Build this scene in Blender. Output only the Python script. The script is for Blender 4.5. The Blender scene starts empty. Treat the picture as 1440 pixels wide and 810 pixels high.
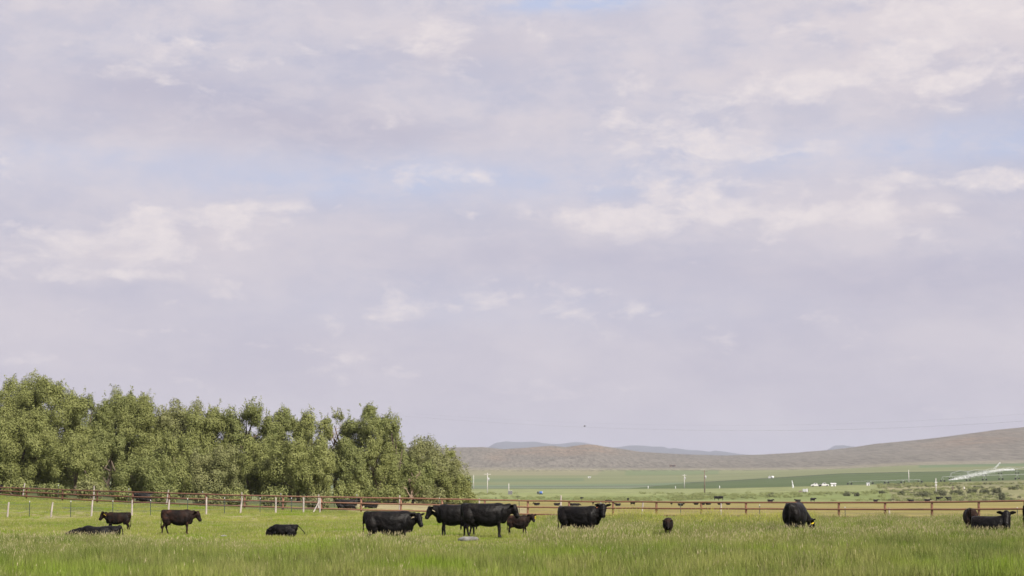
import bpy, math, random
import numpy as np
from mathutils import Vector, Matrix, noise
random.seed(7)
RS = np.random.RandomState(11)
PI = math.pi
sc = bpy.context.scene
COL = sc.collection

# ------------------------------------------------------------------ camera model
F = 2800.0; PITCH = math.atan(290/F); CH = 1.75
cp, sp = math.cos(PITCH), math.sin(PITCH)
def P(u, v, Y):
    """world point at forward distance Y seen at photo coordinates (1440x810)"""
    a = (u-720)/F; b = (405-v)/F
    t = Y/(cp-b*sp)
    return Vector((a*t, Y, CH+t*(sp+b*cp)))
def Vof(z, r):
    e = np.arctan2(z-CH, r)
    return 405-F*np.tan(e-PITCH)
def Zof(v, r):
    return CH + r*np.tan(PITCH+np.arctan((405-v)/F))
def Uof(X, Y):
    return 720+F*X/(Y*cp)

# ------------------------------------------------------------------ terrain height
WU = [-400, 0, 40, 187, 240, 344, 452, 564, 742, 900]
WW = [.034, .0300, .0280, .0215, .0200, .0178, .0157, .0126, .0050, .0025]
CU = [640,680,708,740,755,775,795,805,825,838,850,880,900,950,1020,1060,1120,1170,1200,1230,1260,1300,1360,1400,1440,1600]
CV = [628,628,631.5,629.5,628,626.5,628.5,627,624.6,625.5,628,632.5,635.6,639,641,640,637,633,630,625.5,623,619,612.5,607.5,604,597]
MU = [600,680,687,697,712,725,750,775,785,800,810,825,840,860,885,915,931,940,947,965,980,997,1005,1020,1045,1090,1160,1172,1184,1200,1230]
MV = [640,636,629,623,621,622.8,623,625.5,625,623,622,623.5,627,629,628.5,629.2,627.5,630,628.3,630.8,631,633.7,632,634,638.5,644,636,629,628.2,630,645]
def uclip(az):
    az = np.asarray(az, float)
    return np.clip(720+F*np.tan(np.clip(az, -1.0, 1.0)), -400, 1900)
RK = np.array([0, 165, 450, 600, 760, 1000, 1800, 2800, 3400, 4800, 5600, 7500, 16500, 22000, 27000.])
TU = [640,900,1000,1090,1180,1270,1350,1440]
VB760 = [694.5,694.5,694.5,694,692.5,690,687.5,685.5]
VB1000 = [687.6,687.6,687.3,685.5,683.2,680.8,678.5,676]
VB1800 = [683.2,680.8,677.5,672,666.3,664.5,663.5,662]
VB2800 = [661,661,661,661,659.5,655,654,653]
def zprofile(u, r):
    u = np.asarray(u, float); r = np.asarray(r, float)
    z = []
    z.append(np.zeros_like(u)); z.append(np.zeros_like(u)); z.append(np.full_like(u, -.50)); z.append(np.full_like(u, -.10))
    for tab, R in ((VB760,760),(VB1000,1000),(VB1800,1800),(VB2800,2800)):
        z.append(Zof(np.interp(u, TU, tab), R))
    z.append(Zof(np.interp(u, TU, VB2800)-5, 3400))
    zc = Zof(np.interp(u, CU, CV), 4800); z.append(zc)
    z.append(zc*.7); z.append(np.full_like(u, 40.)); z.append(np.full_like(u, 40.))
    z.append(np.maximum(Zof(np.interp(u, MU, MV), 22000), 60)); z.append(np.full_like(u, 0.))
    Z = np.stack(z, -1)
    k = np.clip(np.searchsorted(RK, r, side='right')-1, 0, len(RK)-2)
    t = (r-RK[k])/(RK[k+1]-RK[k])
    zz0 = np.take_along_axis(Z, k[..., None], -1)[..., 0]
    zz1 = np.take_along_axis(Z, (k+1)[..., None], -1)[..., 0]
    return zz0*(1-t)+zz1*t
def ground_arr(X, Y):
    X = np.asarray(X, float); Y = np.asarray(Y, float)
    r = np.hypot(X, Y); az = np.arctan2(X, Y); u = uclip(az)
    z = zprofile(u, r)
    w = np.interp(u, WU, WW)
    rise = w*np.clip(r-127, 0, 70)
    fade = 1-np.clip((r-260)/300, 0, 1)
    front = np.clip((1.3-np.abs(az))/.4, 0, 1)
    z = z + rise*fade*front
    z = z + .04*np.sin(X*.21+1.3)*np.sin(Y*.17)*np.clip((600-r)/300, 0, 1)
    return z
def G(X, Y): return float(ground_arr(X, Y))
def solveY(u, v, lo=130., hi=5000.):
    """distance at which the ground is seen at (u, v)"""
    Y = lo
    while Y < hi:
        X = (u-720)/F*Y*cp
        if Vof(G(X, Y), Y) <= v: return Y
        Y *= 1.004
    return hi
def onground(u, Y, dz=0.):
    X = (u-720)/F*Y*cp
    return Vector((X, Y, G(X, Y)+dz))

# ------------------------------------------------------------------ node helpers
def newmat(name):
    m = bpy.data.materials.new(name); m.use_nodes = True
    nt = m.node_tree; b = nt.nodes['Principled BSDF']
    return m, nt, b
def N(nt, t, **kw):
    n = nt.nodes.new(t)
    for k, v in kw.items(): setattr(n, k, v)
    return n
def L(nt, a, b): nt.links.new(a, b)
def mathn(nt, op, a, b=None, c=None, clamp=False):
    n = N(nt, 'ShaderNodeMath', operation=op); n.use_clamp = clamp
    for i, x in enumerate((a, b, c)):
        if x is None: continue
        if isinstance(x, (int, float)): n.inputs[i].default_value = x
        else: L(nt, x, n.inputs[i])
    return n.outputs[0]
def mixc(nt, f, a, b, mode='MIX'):
    n = N(nt, 'ShaderNodeMix', data_type='RGBA', blend_type=mode)
    for s, x in ((n.inputs[0], f), (n.inputs[6], a), (n.inputs[7], b)):
        if isinstance(x, (int, float)): s.default_value = x
        elif isinstance(x, tuple): s.default_value = (*x, 1)
        else: L(nt, x, s)
    return n.outputs[2]
def ramp(nt, f, stops):
    n = N(nt, 'ShaderNodeValToRGB')
    el = n.color_ramp.elements
    while len(el) < len(stops): el.new(.5)
    for e, (p, c) in zip(el, stops):
        e.position = p; e.color = (c, c, c, 1) if isinstance(c, (int, float)) else (*c, 1)
    L(nt, f, n.inputs[0]); return n.outputs[0]
def noisen(nt, vec, scale, detail=3, rough=.55, dist=0):
    n = N(nt, 'ShaderNodeTexNoise'); n.inputs['Scale'].default_value = scale
    n.inputs['Detail'].default_value = detail; n.inputs['Roughness'].default_value = rough
    n.inputs['Distortion'].default_value = dist
    if vec is not None: L(nt, vec, n.inputs['Vector'])
    return n.outputs[0]
def mapped(nt, vec, scale):
    n = N(nt, 'ShaderNodeMapping'); n.inputs['Scale'].default_value = scale
    L(nt, vec, n.inputs['Vector']); return n.outputs[0]
def geopos(nt): return N(nt, 'ShaderNodeNewGeometry').outputs['Position']
def objco(nt): return N(nt, 'ShaderNodeTexCoord').outputs['Object']

def simple(name, col, rough=.6, metal=0., var=.25, scale=4., col2=None, bump=0.):
    m, nt, b = newmat(name)
    co = objco(nt)
    f = noisen(nt, co, scale, 5)
    f = ramp(nt, f, [(.3, 0.), (.7, 1.)])
    c2 = col2 or tuple(x*(1-var) for x in col)
    L(nt, mixc(nt, f, col, c2), b.inputs['Base Color'])
    b.inputs['Roughness'].default_value = rough; b.inputs['Metallic'].default_value = metal
    if bump:
        bm = N(nt, 'ShaderNodeBump'); bm.inputs['Strength'].default_value = bump
        L(nt, noisen(nt, co, scale*6, 4), bm.inputs['Height']); L(nt, bm.outputs[0], b.inputs['Normal'])
    return m

# ------------------------------------------------------------------ mesh helpers
def tag(o, label=None, cat=None, group=None, kind=None):
    if label: o['label'] = label
    if cat: o['category'] = cat
    if group: o['group'] = group
    if kind: o['kind'] = kind
    return o
def link(name, me, mat=None, parent=None):
    o = bpy.data.objects.new(name, me); COL.objects.link(o)
    if mat is not None and me is not None and not me.materials: me.materials.append(mat)
    if parent: o.parent = parent
    return o
def empty(name, loc=(0,0,0), rz=0.):
    o = bpy.data.objects.new(name, None); COL.objects.link(o)
    o.location = loc; o.rotation_euler.z = rz; o.empty_display_size = .3
    return o
class MB:
    def __init__(s): s.v = []; s.f = []
    def add(s, vs, fs):
        o = len(s.v); s.v.extend([tuple(x) for x in vs]); s.f.extend([tuple(i+o for i in f) for f in fs])
    def box(s, c, d, rz=0., tilt=None):
        x, y, z = d[0]/2, d[1]/2, d[2]/2
        vs = [Vector((sx*x, sy*y, sz*z)) for sx in (-1,1) for sy in (-1,1) for sz in (-1,1)]
        M = Matrix.Rotation(rz, 3, 'Z')
        if tilt: M = M @ Matrix.Rotation(tilt, 3, 'Y')
        vs = [M @ q + Vector(c) for q in vs]
        s.add(vs, [(0,1,3,2),(4,6,7,5),(0,4,5,1),(2,3,7,6),(0,2,6,4),(1,5,7,3)])
    def tube(s, pts, rad, n=8, flat=None):
        """pts list of Vector; rad list of r or (r_side, r_up); closed ends"""
        pts = [Vector(p) for p in pts]; m = len(pts); rings = []
        for i, p in enumerate(pts):
            d = (pts[min(i+1, m-1)]-pts[max(i-1, 0)])
            if d.length < 1e-9: d = Vector((0,0,1))
            d.normalize()
            ref = flat or (Vector((0,1,0)) if abs(d.y) < .9 else Vector((1,0,0)))
            a = (ref - d*ref.dot(d)).normalized(); b = d.cross(a)
            r = rad[i] if isinstance(rad, (list, tuple)) else rad
            ra, rb = (r if isinstance(r, (list, tuple)) else (r, r))
            rings.append([p+a*ra*math.cos(2*PI*k/n)+b*rb*math.sin(2*PI*k/n) for k in range(n)])
        vs = [q for rg in rings for q in rg]
        fs = [(i*n+k, i*n+(k+1)%n, (i+1)*n+(k+1)%n, (i+1)*n+k) for i in range(m-1) for k in range(n)]
        fs.append(tuple(reversed(range(n)))); fs.append(tuple((m-1)*n+k for k in range(n)))
        s.add(vs, fs)
    def ell(s, c, r, n=14, m=9, rot=None):
        vs = []; fs = []
        for i in range(m+1):
            th = PI*i/m
            for k in range(n):
                ph = 2*PI*k/n
                q = Vector((r[0]*math.sin(th)*math.cos(ph), r[1]*math.sin(th)*math.sin(ph), r[2]*math.cos(th)))
                if rot: q = rot @ q
                vs.append(q+Vector(c))
        for i in range(m):
            for k in range(n): fs.append((i*n+k, (i+1)*n+k, (i+1)*n+(k+1)%n, i*n+(k+1)%n))
        s.add(vs, fs)
    def sect(s, secs, n=20, p=2.4):
        """trunk: sections (x, zc, hw, hh) along +X, superellipse"""
        vs = []; fs = []
        for (x, zc, hw, hh) in secs:
            for k in range(n):
                t = 2*PI*k/n; c, q = math.cos(t), math.sin(t)
                vs.append((x, hw*math.copysign(abs(c)**(2/p), c), zc+hh*math.copysign(abs(q)**(2/p), q)))
        m = len(secs)
        for i in range(m-1):
            for k in range(n): fs.append((i*n+k, i*n+(k+1)%n, (i+1)*n+(k+1)%n, (i+1)*n+k))
        fs.append(tuple(reversed(range(n)))); fs.append(tuple((m-1)*n+k for k in range(n)))
        s.add(vs, fs)
    def mesh(s, name='m', smooth=False):
        me = bpy.data.meshes.new(name); me.from_pydata(s.v, [], s.f); me.update()
        if smooth: me.polygons.foreach_set('use_smooth', [True]*len(me.polygons))
        return me
    def obj(s, name, mat, parent=None, smooth=False):
        return link(name, s.mesh(name, smooth), mat, parent)
def quads_mesh(name, V, nper=4):
    """V: (n, nper, 3) array of separate polygons"""
    n = V.shape[0]
    me = bpy.data.meshes.new(name)
    me.vertices.add(n*nper); me.vertices.foreach_set('co', V.astype(np.float32).ravel())
    me.loops.add(n*nper); me.loops.foreach_set('vertex_index', np.arange(n*nper, dtype=np.int32))
    me.polygons.add(n); me.polygons.foreach_set('loop_start', np.arange(0, n*nper, nper, dtype=np.int32))
    me.update(calc_edges=True)
    return me

# ------------------------------------------------------------------ materials
# cattle coat
def coat(name, c1, c2, rough=.42):
    m, nt, b = newmat(name)
    co = objco(nt)
    f = ramp(nt, noisen(nt, co, 2.2, 4), [(.42, 0.), (.68, 1.)])
    f2 = noisen(nt, mapped(nt, co, (6, 6, 30)), 4., 4)
    c = mixc(nt, f, c1, c2); c = mixc(nt, mathn(nt, 'MULTIPLY', f2, .5), c, c1)
    dust_sheen = ramp(nt, noisen(nt, co, 1.5, 5, .65), [(.56, 0.), (.70, 1.)])  # pale noise patches: coat dust, plus flank sheen painted into the colour
    c = mixc(nt, mathn(nt, 'MULTIPLY', dust_sheen, .7), c, tuple(4.2*x for x in c2))
    L(nt, c, b.inputs['Base Color'])
    L(nt, ramp(nt, noisen(nt, co, 3.1, 3), [(.35, rough), (.7, rough+.2)]), b.inputs['Roughness'])
    b.inputs['Specular IOR Level'].default_value = .15
    b1 = N(nt, 'ShaderNodeBump'); b1.inputs['Strength'].default_value = .8; b1.inputs['Distance'].default_value = .10
    L(nt, noisen(nt, co, 3.2, 3), b1.inputs['Height'])
    bm = N(nt, 'ShaderNodeBump'); bm.inputs['Strength'].default_value = .5; bm.inputs['Distance'].default_value = .02
    L(nt, noisen(nt, co, 20, 4), bm.inputs['Height']); L(nt, b1.outputs[0], bm.inputs['Normal']); L(nt, bm.outputs[0], b.inputs['Normal'])
    return m
M_BLACK = coat('black_coat', (.0022, .0019, .0020), (.0060, .0042, .0036))
M_BROWN = coat('brown_black_coat', (.006, .0036, .003), (.030, .0125, .0075), .6)
M_TAGY = simple('yellow_tag', (.85, .62, .03), .5, var=.05)
M_TAGO = simple('orange_tag', (.85, .28, .12), .5, var=.05)
M_TAGW = simple('pale_tag', (.75, .62, .38), .5, var=.05)
M_EYE = simple('eye_dark', (.01, .008, .008), .12)
M_NOSE = simple('wet_nose', (.035, .033, .036), .3)
def rust_mat():
    m, nt, b = newmat('rusty_pipe')
    p = geopos(nt)
    f = ramp(nt, noisen(nt, mapped(nt, p, (1, 1, .35)), 1.3, 6, .65), [(.3, 0.), (.7, 1.)])
    c = mixc(nt, f, (.175, .075, .040), (.085, .040, .026))
    # long-term weathering: the middle of the run is bleached, its left end redder
    sx = N(nt, 'ShaderNodeSeparateXYZ'); L(nt, p, sx.inputs[0])
    g = ramp(nt, mathn(nt, 'MULTIPLY_ADD', sx.outputs[0], 1/80, .5), [(.12, 0.), (.30, 1.), (.50, .85), (.62, .2), (1., .15)])
    c = mixc(nt, mathn(nt, 'MULTIPLY', g, .55), c, (.33, .18, .115))
    sp_ = ramp(nt, noisen(nt, p, 9, 4), [(.55, 0.), (.66, 1.)])
    c = mixc(nt, mathn(nt, 'MULTIPLY', sp_, .5), c, (.07, .03, .02))
    L(nt, c, b.inputs['Base Color']); b.inputs['Roughness'].default_value = .78
    return m
M_RUST = rust_mat()
M_WOOD = simple('weathered_pale_wood', (.42, .38, .35), .85, scale=3, col2=(.24, .21, .19), bump=.4)
M_STEEL = simple('dark_green_steel', (.035, .05, .04), .5, scale=5)
M_WHITECAP = simple('white_post_tip', (.5, .5, .5), .6, var=.1)
M_WIRE = simple('galvanised_wire', (.25, .25, .25), .5, .5)
M_POLE = simple('utility_pole_wood', (.20, .15, .12), .9, scale=2, col2=(.10, .08, .07))
M_GREYMETAL = simple('grey_metal', (.45, .46, .48), .45, .3)
M_WHITE = simple('white_paint', (.60, .60, .61), .45, var=.15)
M_DARK = simple('dark_paint', (.04, .045, .05), .5)
M_BLUE = simple('blue_plastic', (.05, .13, .40), .4)
M_GLASS = simple('dark_window', (.03, .04, .05), .15)
M_TYRE = simple('tyre_rubber', (.02, .02, .02), .9)
M_ROCK = simple('pale_rock', (.24, .235, .23), .9, scale=4, col2=(.07, .065, .06), bump=.6)
M_BARK = simple('grey_bark', (.16, .12, .09), .95, scale=3, col2=(.07, .055, .045), bump=.6)
M_DEAD = simple('dead_pale_wood', (.40, .30, .23), .9, scale=3, col2=(.22, .16, .12))

def leaf_mat(name, c1, c2, c3):
    m, nt, b = newmat(name)
    co = geopos(nt)
    f = ramp(nt, noisen(nt, co, .55, 4, .6), [(.33, 0.), (.66, 1.)])
    c = mixc(nt, f, c1, c2)
    f = ramp(nt, noisen(nt, co, 3.5, 3), [(.45, 0.), (.68, 1.)])
    c = mixc(nt, mathn(nt, 'MULTIPLY', f, .6), c, c3)
    L(nt, c, b.inputs['Base Color']); b.inputs['Roughness'].default_value = .62
    b.inputs['Specular IOR Level'].default_value = .25
    tr = N(nt, 'ShaderNodeBsdfTranslucent'); L(nt, c, tr.inputs[0])
    mx = N(nt, 'ShaderNodeMixShader'); mx.inputs[0].default_value = .20
    L(nt, b.outputs[0], mx.inputs[1]); L(nt, tr.outputs[0], mx.inputs[2])
    L(nt, mx.outputs[0], nt.nodes['Material Output'].inputs[0])
    return m
M_LEAF = [leaf_mat('olive_foliage', (.215, .232, .076), (.165, .185, .058), (.250, .255, .095)),
          leaf_mat('green_foliage', (.192, .212, .070), (.142, .165, .052), (.245, .250, .098)),
          leaf_mat('grey_green_foliage', (.208, .215, .088), (.158, .172, .066), (.240, .238, .108))]
M_BUSH = leaf_mat('sage_foliage', (.115, .125, .065), (.075, .088, .045), (.16, .155, .09))
M_SCRUB = leaf_mat('scrub_foliage', (.22, .25, .09), (.16, .19, .07), (.27, .26, .13))

def grass_mat(name, tall):
    m, nt, b = newmat(name)
    p = geopos(nt)
    big = ramp(nt, noisen(nt, mapped(nt, p, (1, .55, 0)), .10, 4, .6), [(.36, 0.), (.64, 1.)])
    mid = ramp(nt, noisen(nt, mapped(nt, p, (1, .6, 0)), .55, 4, .6), [(.38, 0.), (.66, 1.)])
    rnd = N(nt, 'ShaderNodeObjectInfo').outputs['Random']
    if tall:
        g1, g2, y1, d1 = (.190, .228, .045), (.080, .140, .016), (.29, .285, .088), (.35, .30, .155)
    else:
        g1, g2, y1, d1 = (.262, .305, .055), (.170, .235, .036), (.29, .30, .06), (.31, .27, .12)
    c = mixc(nt, big, g1, g2)
    c = mixc(nt, mathn(nt, 'MULTIPLY', mid, .60), c, y1)
    c = mixc(nt, mathn(nt, 'MULTIPLY', ramp(nt, rnd, [(.55, 0.), (1., 1.)]), .55), c, d1)
    # bright lime patches
    lim = ramp(nt, noisen(nt, mapped(nt, p, (1.2, .7, 0)), .23, 3, .5), [(.52, 0.), (.64, 1.)])
    c = mixc(nt, mathn(nt, 'MULTIPLY', lim, .7), c, (.175, .275, .012))
    br = N(nt, 'ShaderNodeMath', operation='FRACT'); L(nt, mathn(nt, 'MULTIPLY', rnd, 17.3), br.inputs[0])
    c = mixc(nt, 1., c, ramp(nt, br.outputs[0], [(0., .62), (1., 1.18)]), 'MULTIPLY')
    L(nt, c, b.inputs['Base Color']); b.inputs['Roughness'].default_value = .6
    b.inputs['Specular IOR Level'].default_value = .2
    tr = N(nt, 'ShaderNodeBsdfTranslucent'); L(nt, c, tr.inputs[0])
    mx = N(nt, 'ShaderNodeMixShader'); mx.inputs[0].default_value = .26
    L(nt, b.outputs[0], mx.inputs[1]); L(nt, tr.outputs[0], mx.inputs[2])
    L(nt, mx.outputs[0], nt.nodes['Material Output'].inputs[0])
    return m
M_TALL = grass_mat('tall_grass', True); M_SHORT = grass_mat('short_grass', False)
M_SEED = simple('seed_heads', (.38, .345, .20), .8, scale=2, col2=(.31, .26, .15))
M_YWEED = simple('yellow_weed', (.36, .35, .06), .7, scale=2, col2=(.26, .28, .05))

# ------------------------------------------------------------------ ground
def build_ground():
    th = np.concatenate([np.arange(-180, -18, 3.), np.arange(-18, 18, .07), np.arange(18, 180, 3.)])
    az = np.radians(th)
    r = np.concatenate([[1.,4,8,14,20,28,36], np.arange(42, 130, 3.), np.arange(130, 215, 2.5), np.arange(215, 600, 14.),
                        600*1.013**np.arange(0, 119), np.arange(2800, 5650, 55.), np.arange(5800, 16500, 1200.),
                        np.arange(16500, 27001, 500.)])
    r = np.unique(np.round(r, 3))
    R, A = np.meshgrid(r, az, indexing='ij')
    X = R*np.sin(A); Y = R*np.cos(A); Z = ground_arr(X, Y)
    U = uclip(A)
    # relief of the sage hills and the mountains
    flat = []
    for x, y, rr in zip(X.ravel(), Y.ravel(), R.ravel()):
        if rr < 2600: flat.append(0.); continue
        if rr < 6500:
            k = min(1, (rr-2600)/900)
            v = Vector((x/420, y/520, 0))
            q = noise.fractal(v, .9, 2.1, 5)
            w2 = noise.ridged_multi_fractal(Vector((x/700+5, y/900, 3)), 1., 2., 4, 1., 2.)
            flat.append(k*(q*2.0 + (w2-1.)*1.5))
        elif rr > 16000:
            flat.append(noise.ridged_multi_fractal(Vector((x/1500, y/1500, 1)), 1., 2., 5, 1., 2.)*26-26)
        else: flat.append(0.)
    D = np.array(flat).reshape(Z.shape)
    Z = Z + D
    V = Vof(Z, R)
    nr, na = R.shape
    C = np.zeros((nr, na, 3))
    def setc(mask, c): C[mask] = c
    # land use, by distance belts and by side of the valley
    hsh = lambda a, b, k: np.array([noise.noise(Vector((x*k, y*k*.6, 0.3))) for x, y in zip(a.ravel(), b.ravel())]).reshape(a.shape)
    n1 = hsh(X, Y, 1/60.); n2 = hsh(X, Y, 1/300.); n3 = hsh(X+900, Y, 1/700.)
    setc(R < 140, (.05, .075, .02))
    yel = np.stack([.235+.04*n1, .222+.03*n1, .082+.02*n1], -1)
    m = (R >= 128); C[m] = yel[m]*np.array([.92, .84, .78])
    m = (R >= 128) & (R < 235) & (U < 742); C[m] = (np.stack([.27+.03*n1, .235+.03*n1, .13+.02*n1], -1))[m]
    m = (R >= 150) & (R < 260) & (U < 480+25*n1); C[m] = (.085, .10, .045)  # green at the tree feet, darkened to put their shade into the colour
    m = (R >= 545) & (R < 790); C[m] = (np.stack([.175+.05*n1, .205+.04*n1, .080+.03*n1], -1))[m]
    m = (R >= 790) & (R < 1000); C[m] = (np.stack([.190+.02*n2, .215+.02*n2, .085+.02*n2], -1))[m]
    m = (R >= 545) & (R < 1000) & (U > 1235+30*n2); C[m] = (np.stack([.20+.08*n1, .195+.06*n1, .10+.04*n1], -1))[m]
    m = (R >= 1000) & (R < 1800); C[m] = (np.stack([.070+.008*n2, .100+.008*n2, .038+.006*n2], -1))[m]
    m = (R >= 1000) & (R < 1013); C[m] = (.16, .165, .08)
    # left part of the valley: strips of crops
    for a, b_, c in ((1070,1330,(.13,.16,.10)),(1330,1420,(.075,.085,.06)),(1420,1800,(.12,.165,.09))):
        m = (R >= a) & (R < b_) & (U < 880+.12*(R-1000)+40*n3) ; C[m] = c
    m = (R >= 1800) & (R < 2800); C[m] = (np.stack([.150+.03*n3, .170+.02*n3, .080+.02*n3], -1))[m]
    m = (R >= 1765) & (R < 1800) & (U > 960); C[m] = (.035, .05, .03)
    m = (R >= 1950) & (R < 2150) & (U < 820); C[m] = (.120, .155, .075)
    m = (R >= 2350) & (R < 2800) & (U < 830+40*n3); C[m] = (.19, .185, .105)
    m = (R >= 2300) & (R < 2720) & (U > 880) & (U < 1010); C[m] = (.130, .165, .078)
    m = (R >= 2300) & (R < 2800) & (U > 1290); C[m] = (.11, .155, .075)
    m = (R >= 2800); C[m] = (np.stack([.152+.018*n2, .140+.016*n2, .115+.014*n2], -1))[m]
    m = (R >= 2800) & (R < 3250); C[m] = (np.stack([.20+.03*n2, .185+.025*n2, .135+.02*n2], -1))[m]
    # bare reddish slopes near the crest
    red = np.exp(-((U-790)/75)**2-((R-4450)/380)**2)+np.exp(-((U-828)/22)**2-((R-4600)/200)**2)+.6*np.exp(-((U-1370)/70)**2-((R-4300)/400)**2)+.5*np.exp(-((U-700)/18)**2-((R-4000)/250)**2)
    red = np.clip(red*(1+1.5*n1), 0, 1)[..., None]; mm = (R >= 2800)[..., None]
    C = np.where(mm, C*(1-.5*red)+np.array([.25, .17, .11])*.5*red, C)
    m = (R > 6000); C[m] = (.05, .06, .06)
    lum = C.mean(-1, keepdims=True); C = np.where((R > 790)[..., None], C*.90+lum*.10, C)
    C = np.clip(C, .01, 1)
    verts = np.concatenate([[[0, 0, 0]], np.stack([X, Y, Z], -1).reshape(-1, 3)])
    idx = lambda i, j: 1+i*na+(j % na)
    I, J = np.meshgrid(np.arange(nr-1), np.arange(na), indexing='ij')
    q = np.stack([idx(I, J), idx(I, J+1), idx(I+1, J+1), idx(I+1, J)], -1).reshape(-1, 4)
    tri = np.array([[0, idx(0, j+1), idx(0, j)] for j in range(na)])
    me = bpy.data.meshes.new('ground')
    me.vertices.add(len(verts)); me.vertices.foreach_set('co', verts.astype(np.float32).ravel())
    nl = q.size+tri.size
    me.loops.add(nl); me.loops.foreach_set('vertex_index', np.concatenate([q[:, ::-1].ravel(), tri[:, ::-1].ravel()]).astype(np.int32))
    ls = np.concatenate([np.arange(len(q))*4, q.size+np.arange(len(tri))*3]).astype(np.int32)
    me.polygons.add(len(ls)); me.polygons.foreach_set('loop_start', ls)
    me.update(calc_edges=True)
    me.polygons.foreach_set('use_smooth', [True]*len(me.polygons))
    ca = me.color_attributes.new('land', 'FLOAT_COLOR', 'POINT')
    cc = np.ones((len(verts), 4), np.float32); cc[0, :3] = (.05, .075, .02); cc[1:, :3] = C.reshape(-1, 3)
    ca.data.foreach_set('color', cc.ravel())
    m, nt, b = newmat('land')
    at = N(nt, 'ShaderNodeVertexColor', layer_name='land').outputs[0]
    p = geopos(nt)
    ln = N(nt, 'ShaderNodeVectorMath', operation='LENGTH'); L(nt, p, ln.inputs[0]); dist = ln.outputs['Value']
    fine = noisen(nt, mapped(nt, p, (1, .5, 0)), 1.2, 5, .65)
    med = noisen(nt, mapped(nt, p, (1, .35, 0)), .09, 5, .65)
    far = noisen(nt, mapped(nt, p, (1, .05, .9)), .16, 6, .85)
    wfar = mathn(nt, 'GREATER_THAN', dist, 2650)
    wmed = mathn(nt, 'MULTIPLY', mathn(nt, 'GREATER_THAN', dist, 130), mathn(nt, 'LESS_THAN', dist, 1000))
    kf = ramp(nt, fine, [(.25, .72), (.75, 1.28)])
    km = ramp(nt, med, [(.25, .72), (.75, 1.22)])
    kr = ramp(nt, far, [(.38, .50), (.60, 1.28)])
    kfar = mixc(nt, wfar, (1, 1, 1), kr); kmed = mixc(nt, wmed, (1, 1, 1), km); kfin = mixc(nt, wmed, (1, 1, 1), kf)
    c = mixc(nt, 1., at, kfar, 'MULTIPLY'); c = mixc(nt, 1., c, kmed, 'MULTIPLY'); c = mixc(nt, 1., c, kfin, 'MULTIPLY')
    # crop rows and tractor lines in the far fields
    wf = mathn(nt, 'MULTIPLY', mathn(nt, 'GREATER_THAN', dist, 1000), mathn(nt, 'LESS_THAN', dist, 2650))
    cr = ramp(nt, noisen(nt, mapped(nt, p, (.25, 2.2, 0)), .008, 5, .6), [(.3, .84), (.7, 1.18)])
    c = mixc(nt, 1., c, mixc(nt, wf, (1, 1, 1), cr), 'MULTIPLY')
    L(nt, c, b.inputs['Base Color']); b.inputs['Roughness'].default_value = .95
    b.inputs['Specular IOR Level'].default_value = .1
    o = link('ground', me, m); tag(o, kind='structure')
build_ground()

# ------------------------------------------------------------------ grass (stuff)
def grass_clump(n, h0, h1, spread, wid, seeds, mat, seedmat, sd):
    rs = np.random.RandomState(sd)
    Q = []; mi = []
    for i in range(n):
        a = rs.uniform(0, 2*PI); rr = spread*math.sqrt(rs.rand()); bx, by = rr*math.cos(a), rr*math.sin(a)
        h = rs.uniform(h0, h1); la = rs.uniform(0, 2*PI); lean = rs.uniform(.05, .38)*h
        ya = rs.uniform(0, PI); w = wid*rs.uniform(.7, 1.3); dx, dy = w*math.cos(ya)/2, w*math.sin(ya)/2
        p0 = np.array([bx, by, -.03]); p1 = p0+np.array([lean*.35*math.cos(la), lean*.35*math.sin(la), h*.55])
        p2 = p0+np.array([lean*math.cos(la), lean*math.sin(la), h])
        d = np.array([dx, dy, 0])
        Q.append([p0-d, p0+d, p1+d*.85, p1-d*.85]); mi.append(0)
        Q.append([p1-d*.85, p1+d*.85, p2+d*.12, p2-d*.12]); mi.append(0)
        if i < seeds:
            L_ = rs.uniform(.045, .10); e = p2+np.array([.25*L_*math.cos(la), .25*L_*math.sin(la), L_])
            c = (p2+e)/2; s = d/np.linalg.norm(d)*rs.uniform(.0045, .0075)
            Q.append([p2, c+s, e, c-s]); mi.append(1)
            s2 = np.array([-s[1], s[0], 0]); Q.append([p2, c+s2, e, c-s2]); mi.append(1)
    me = quads_mesh('clump', np.array(Q)); me.materials.append(mat); me.materials.append(seedmat)
    me.polygons.foreach_set('material_index', mi)
    return me
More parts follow.
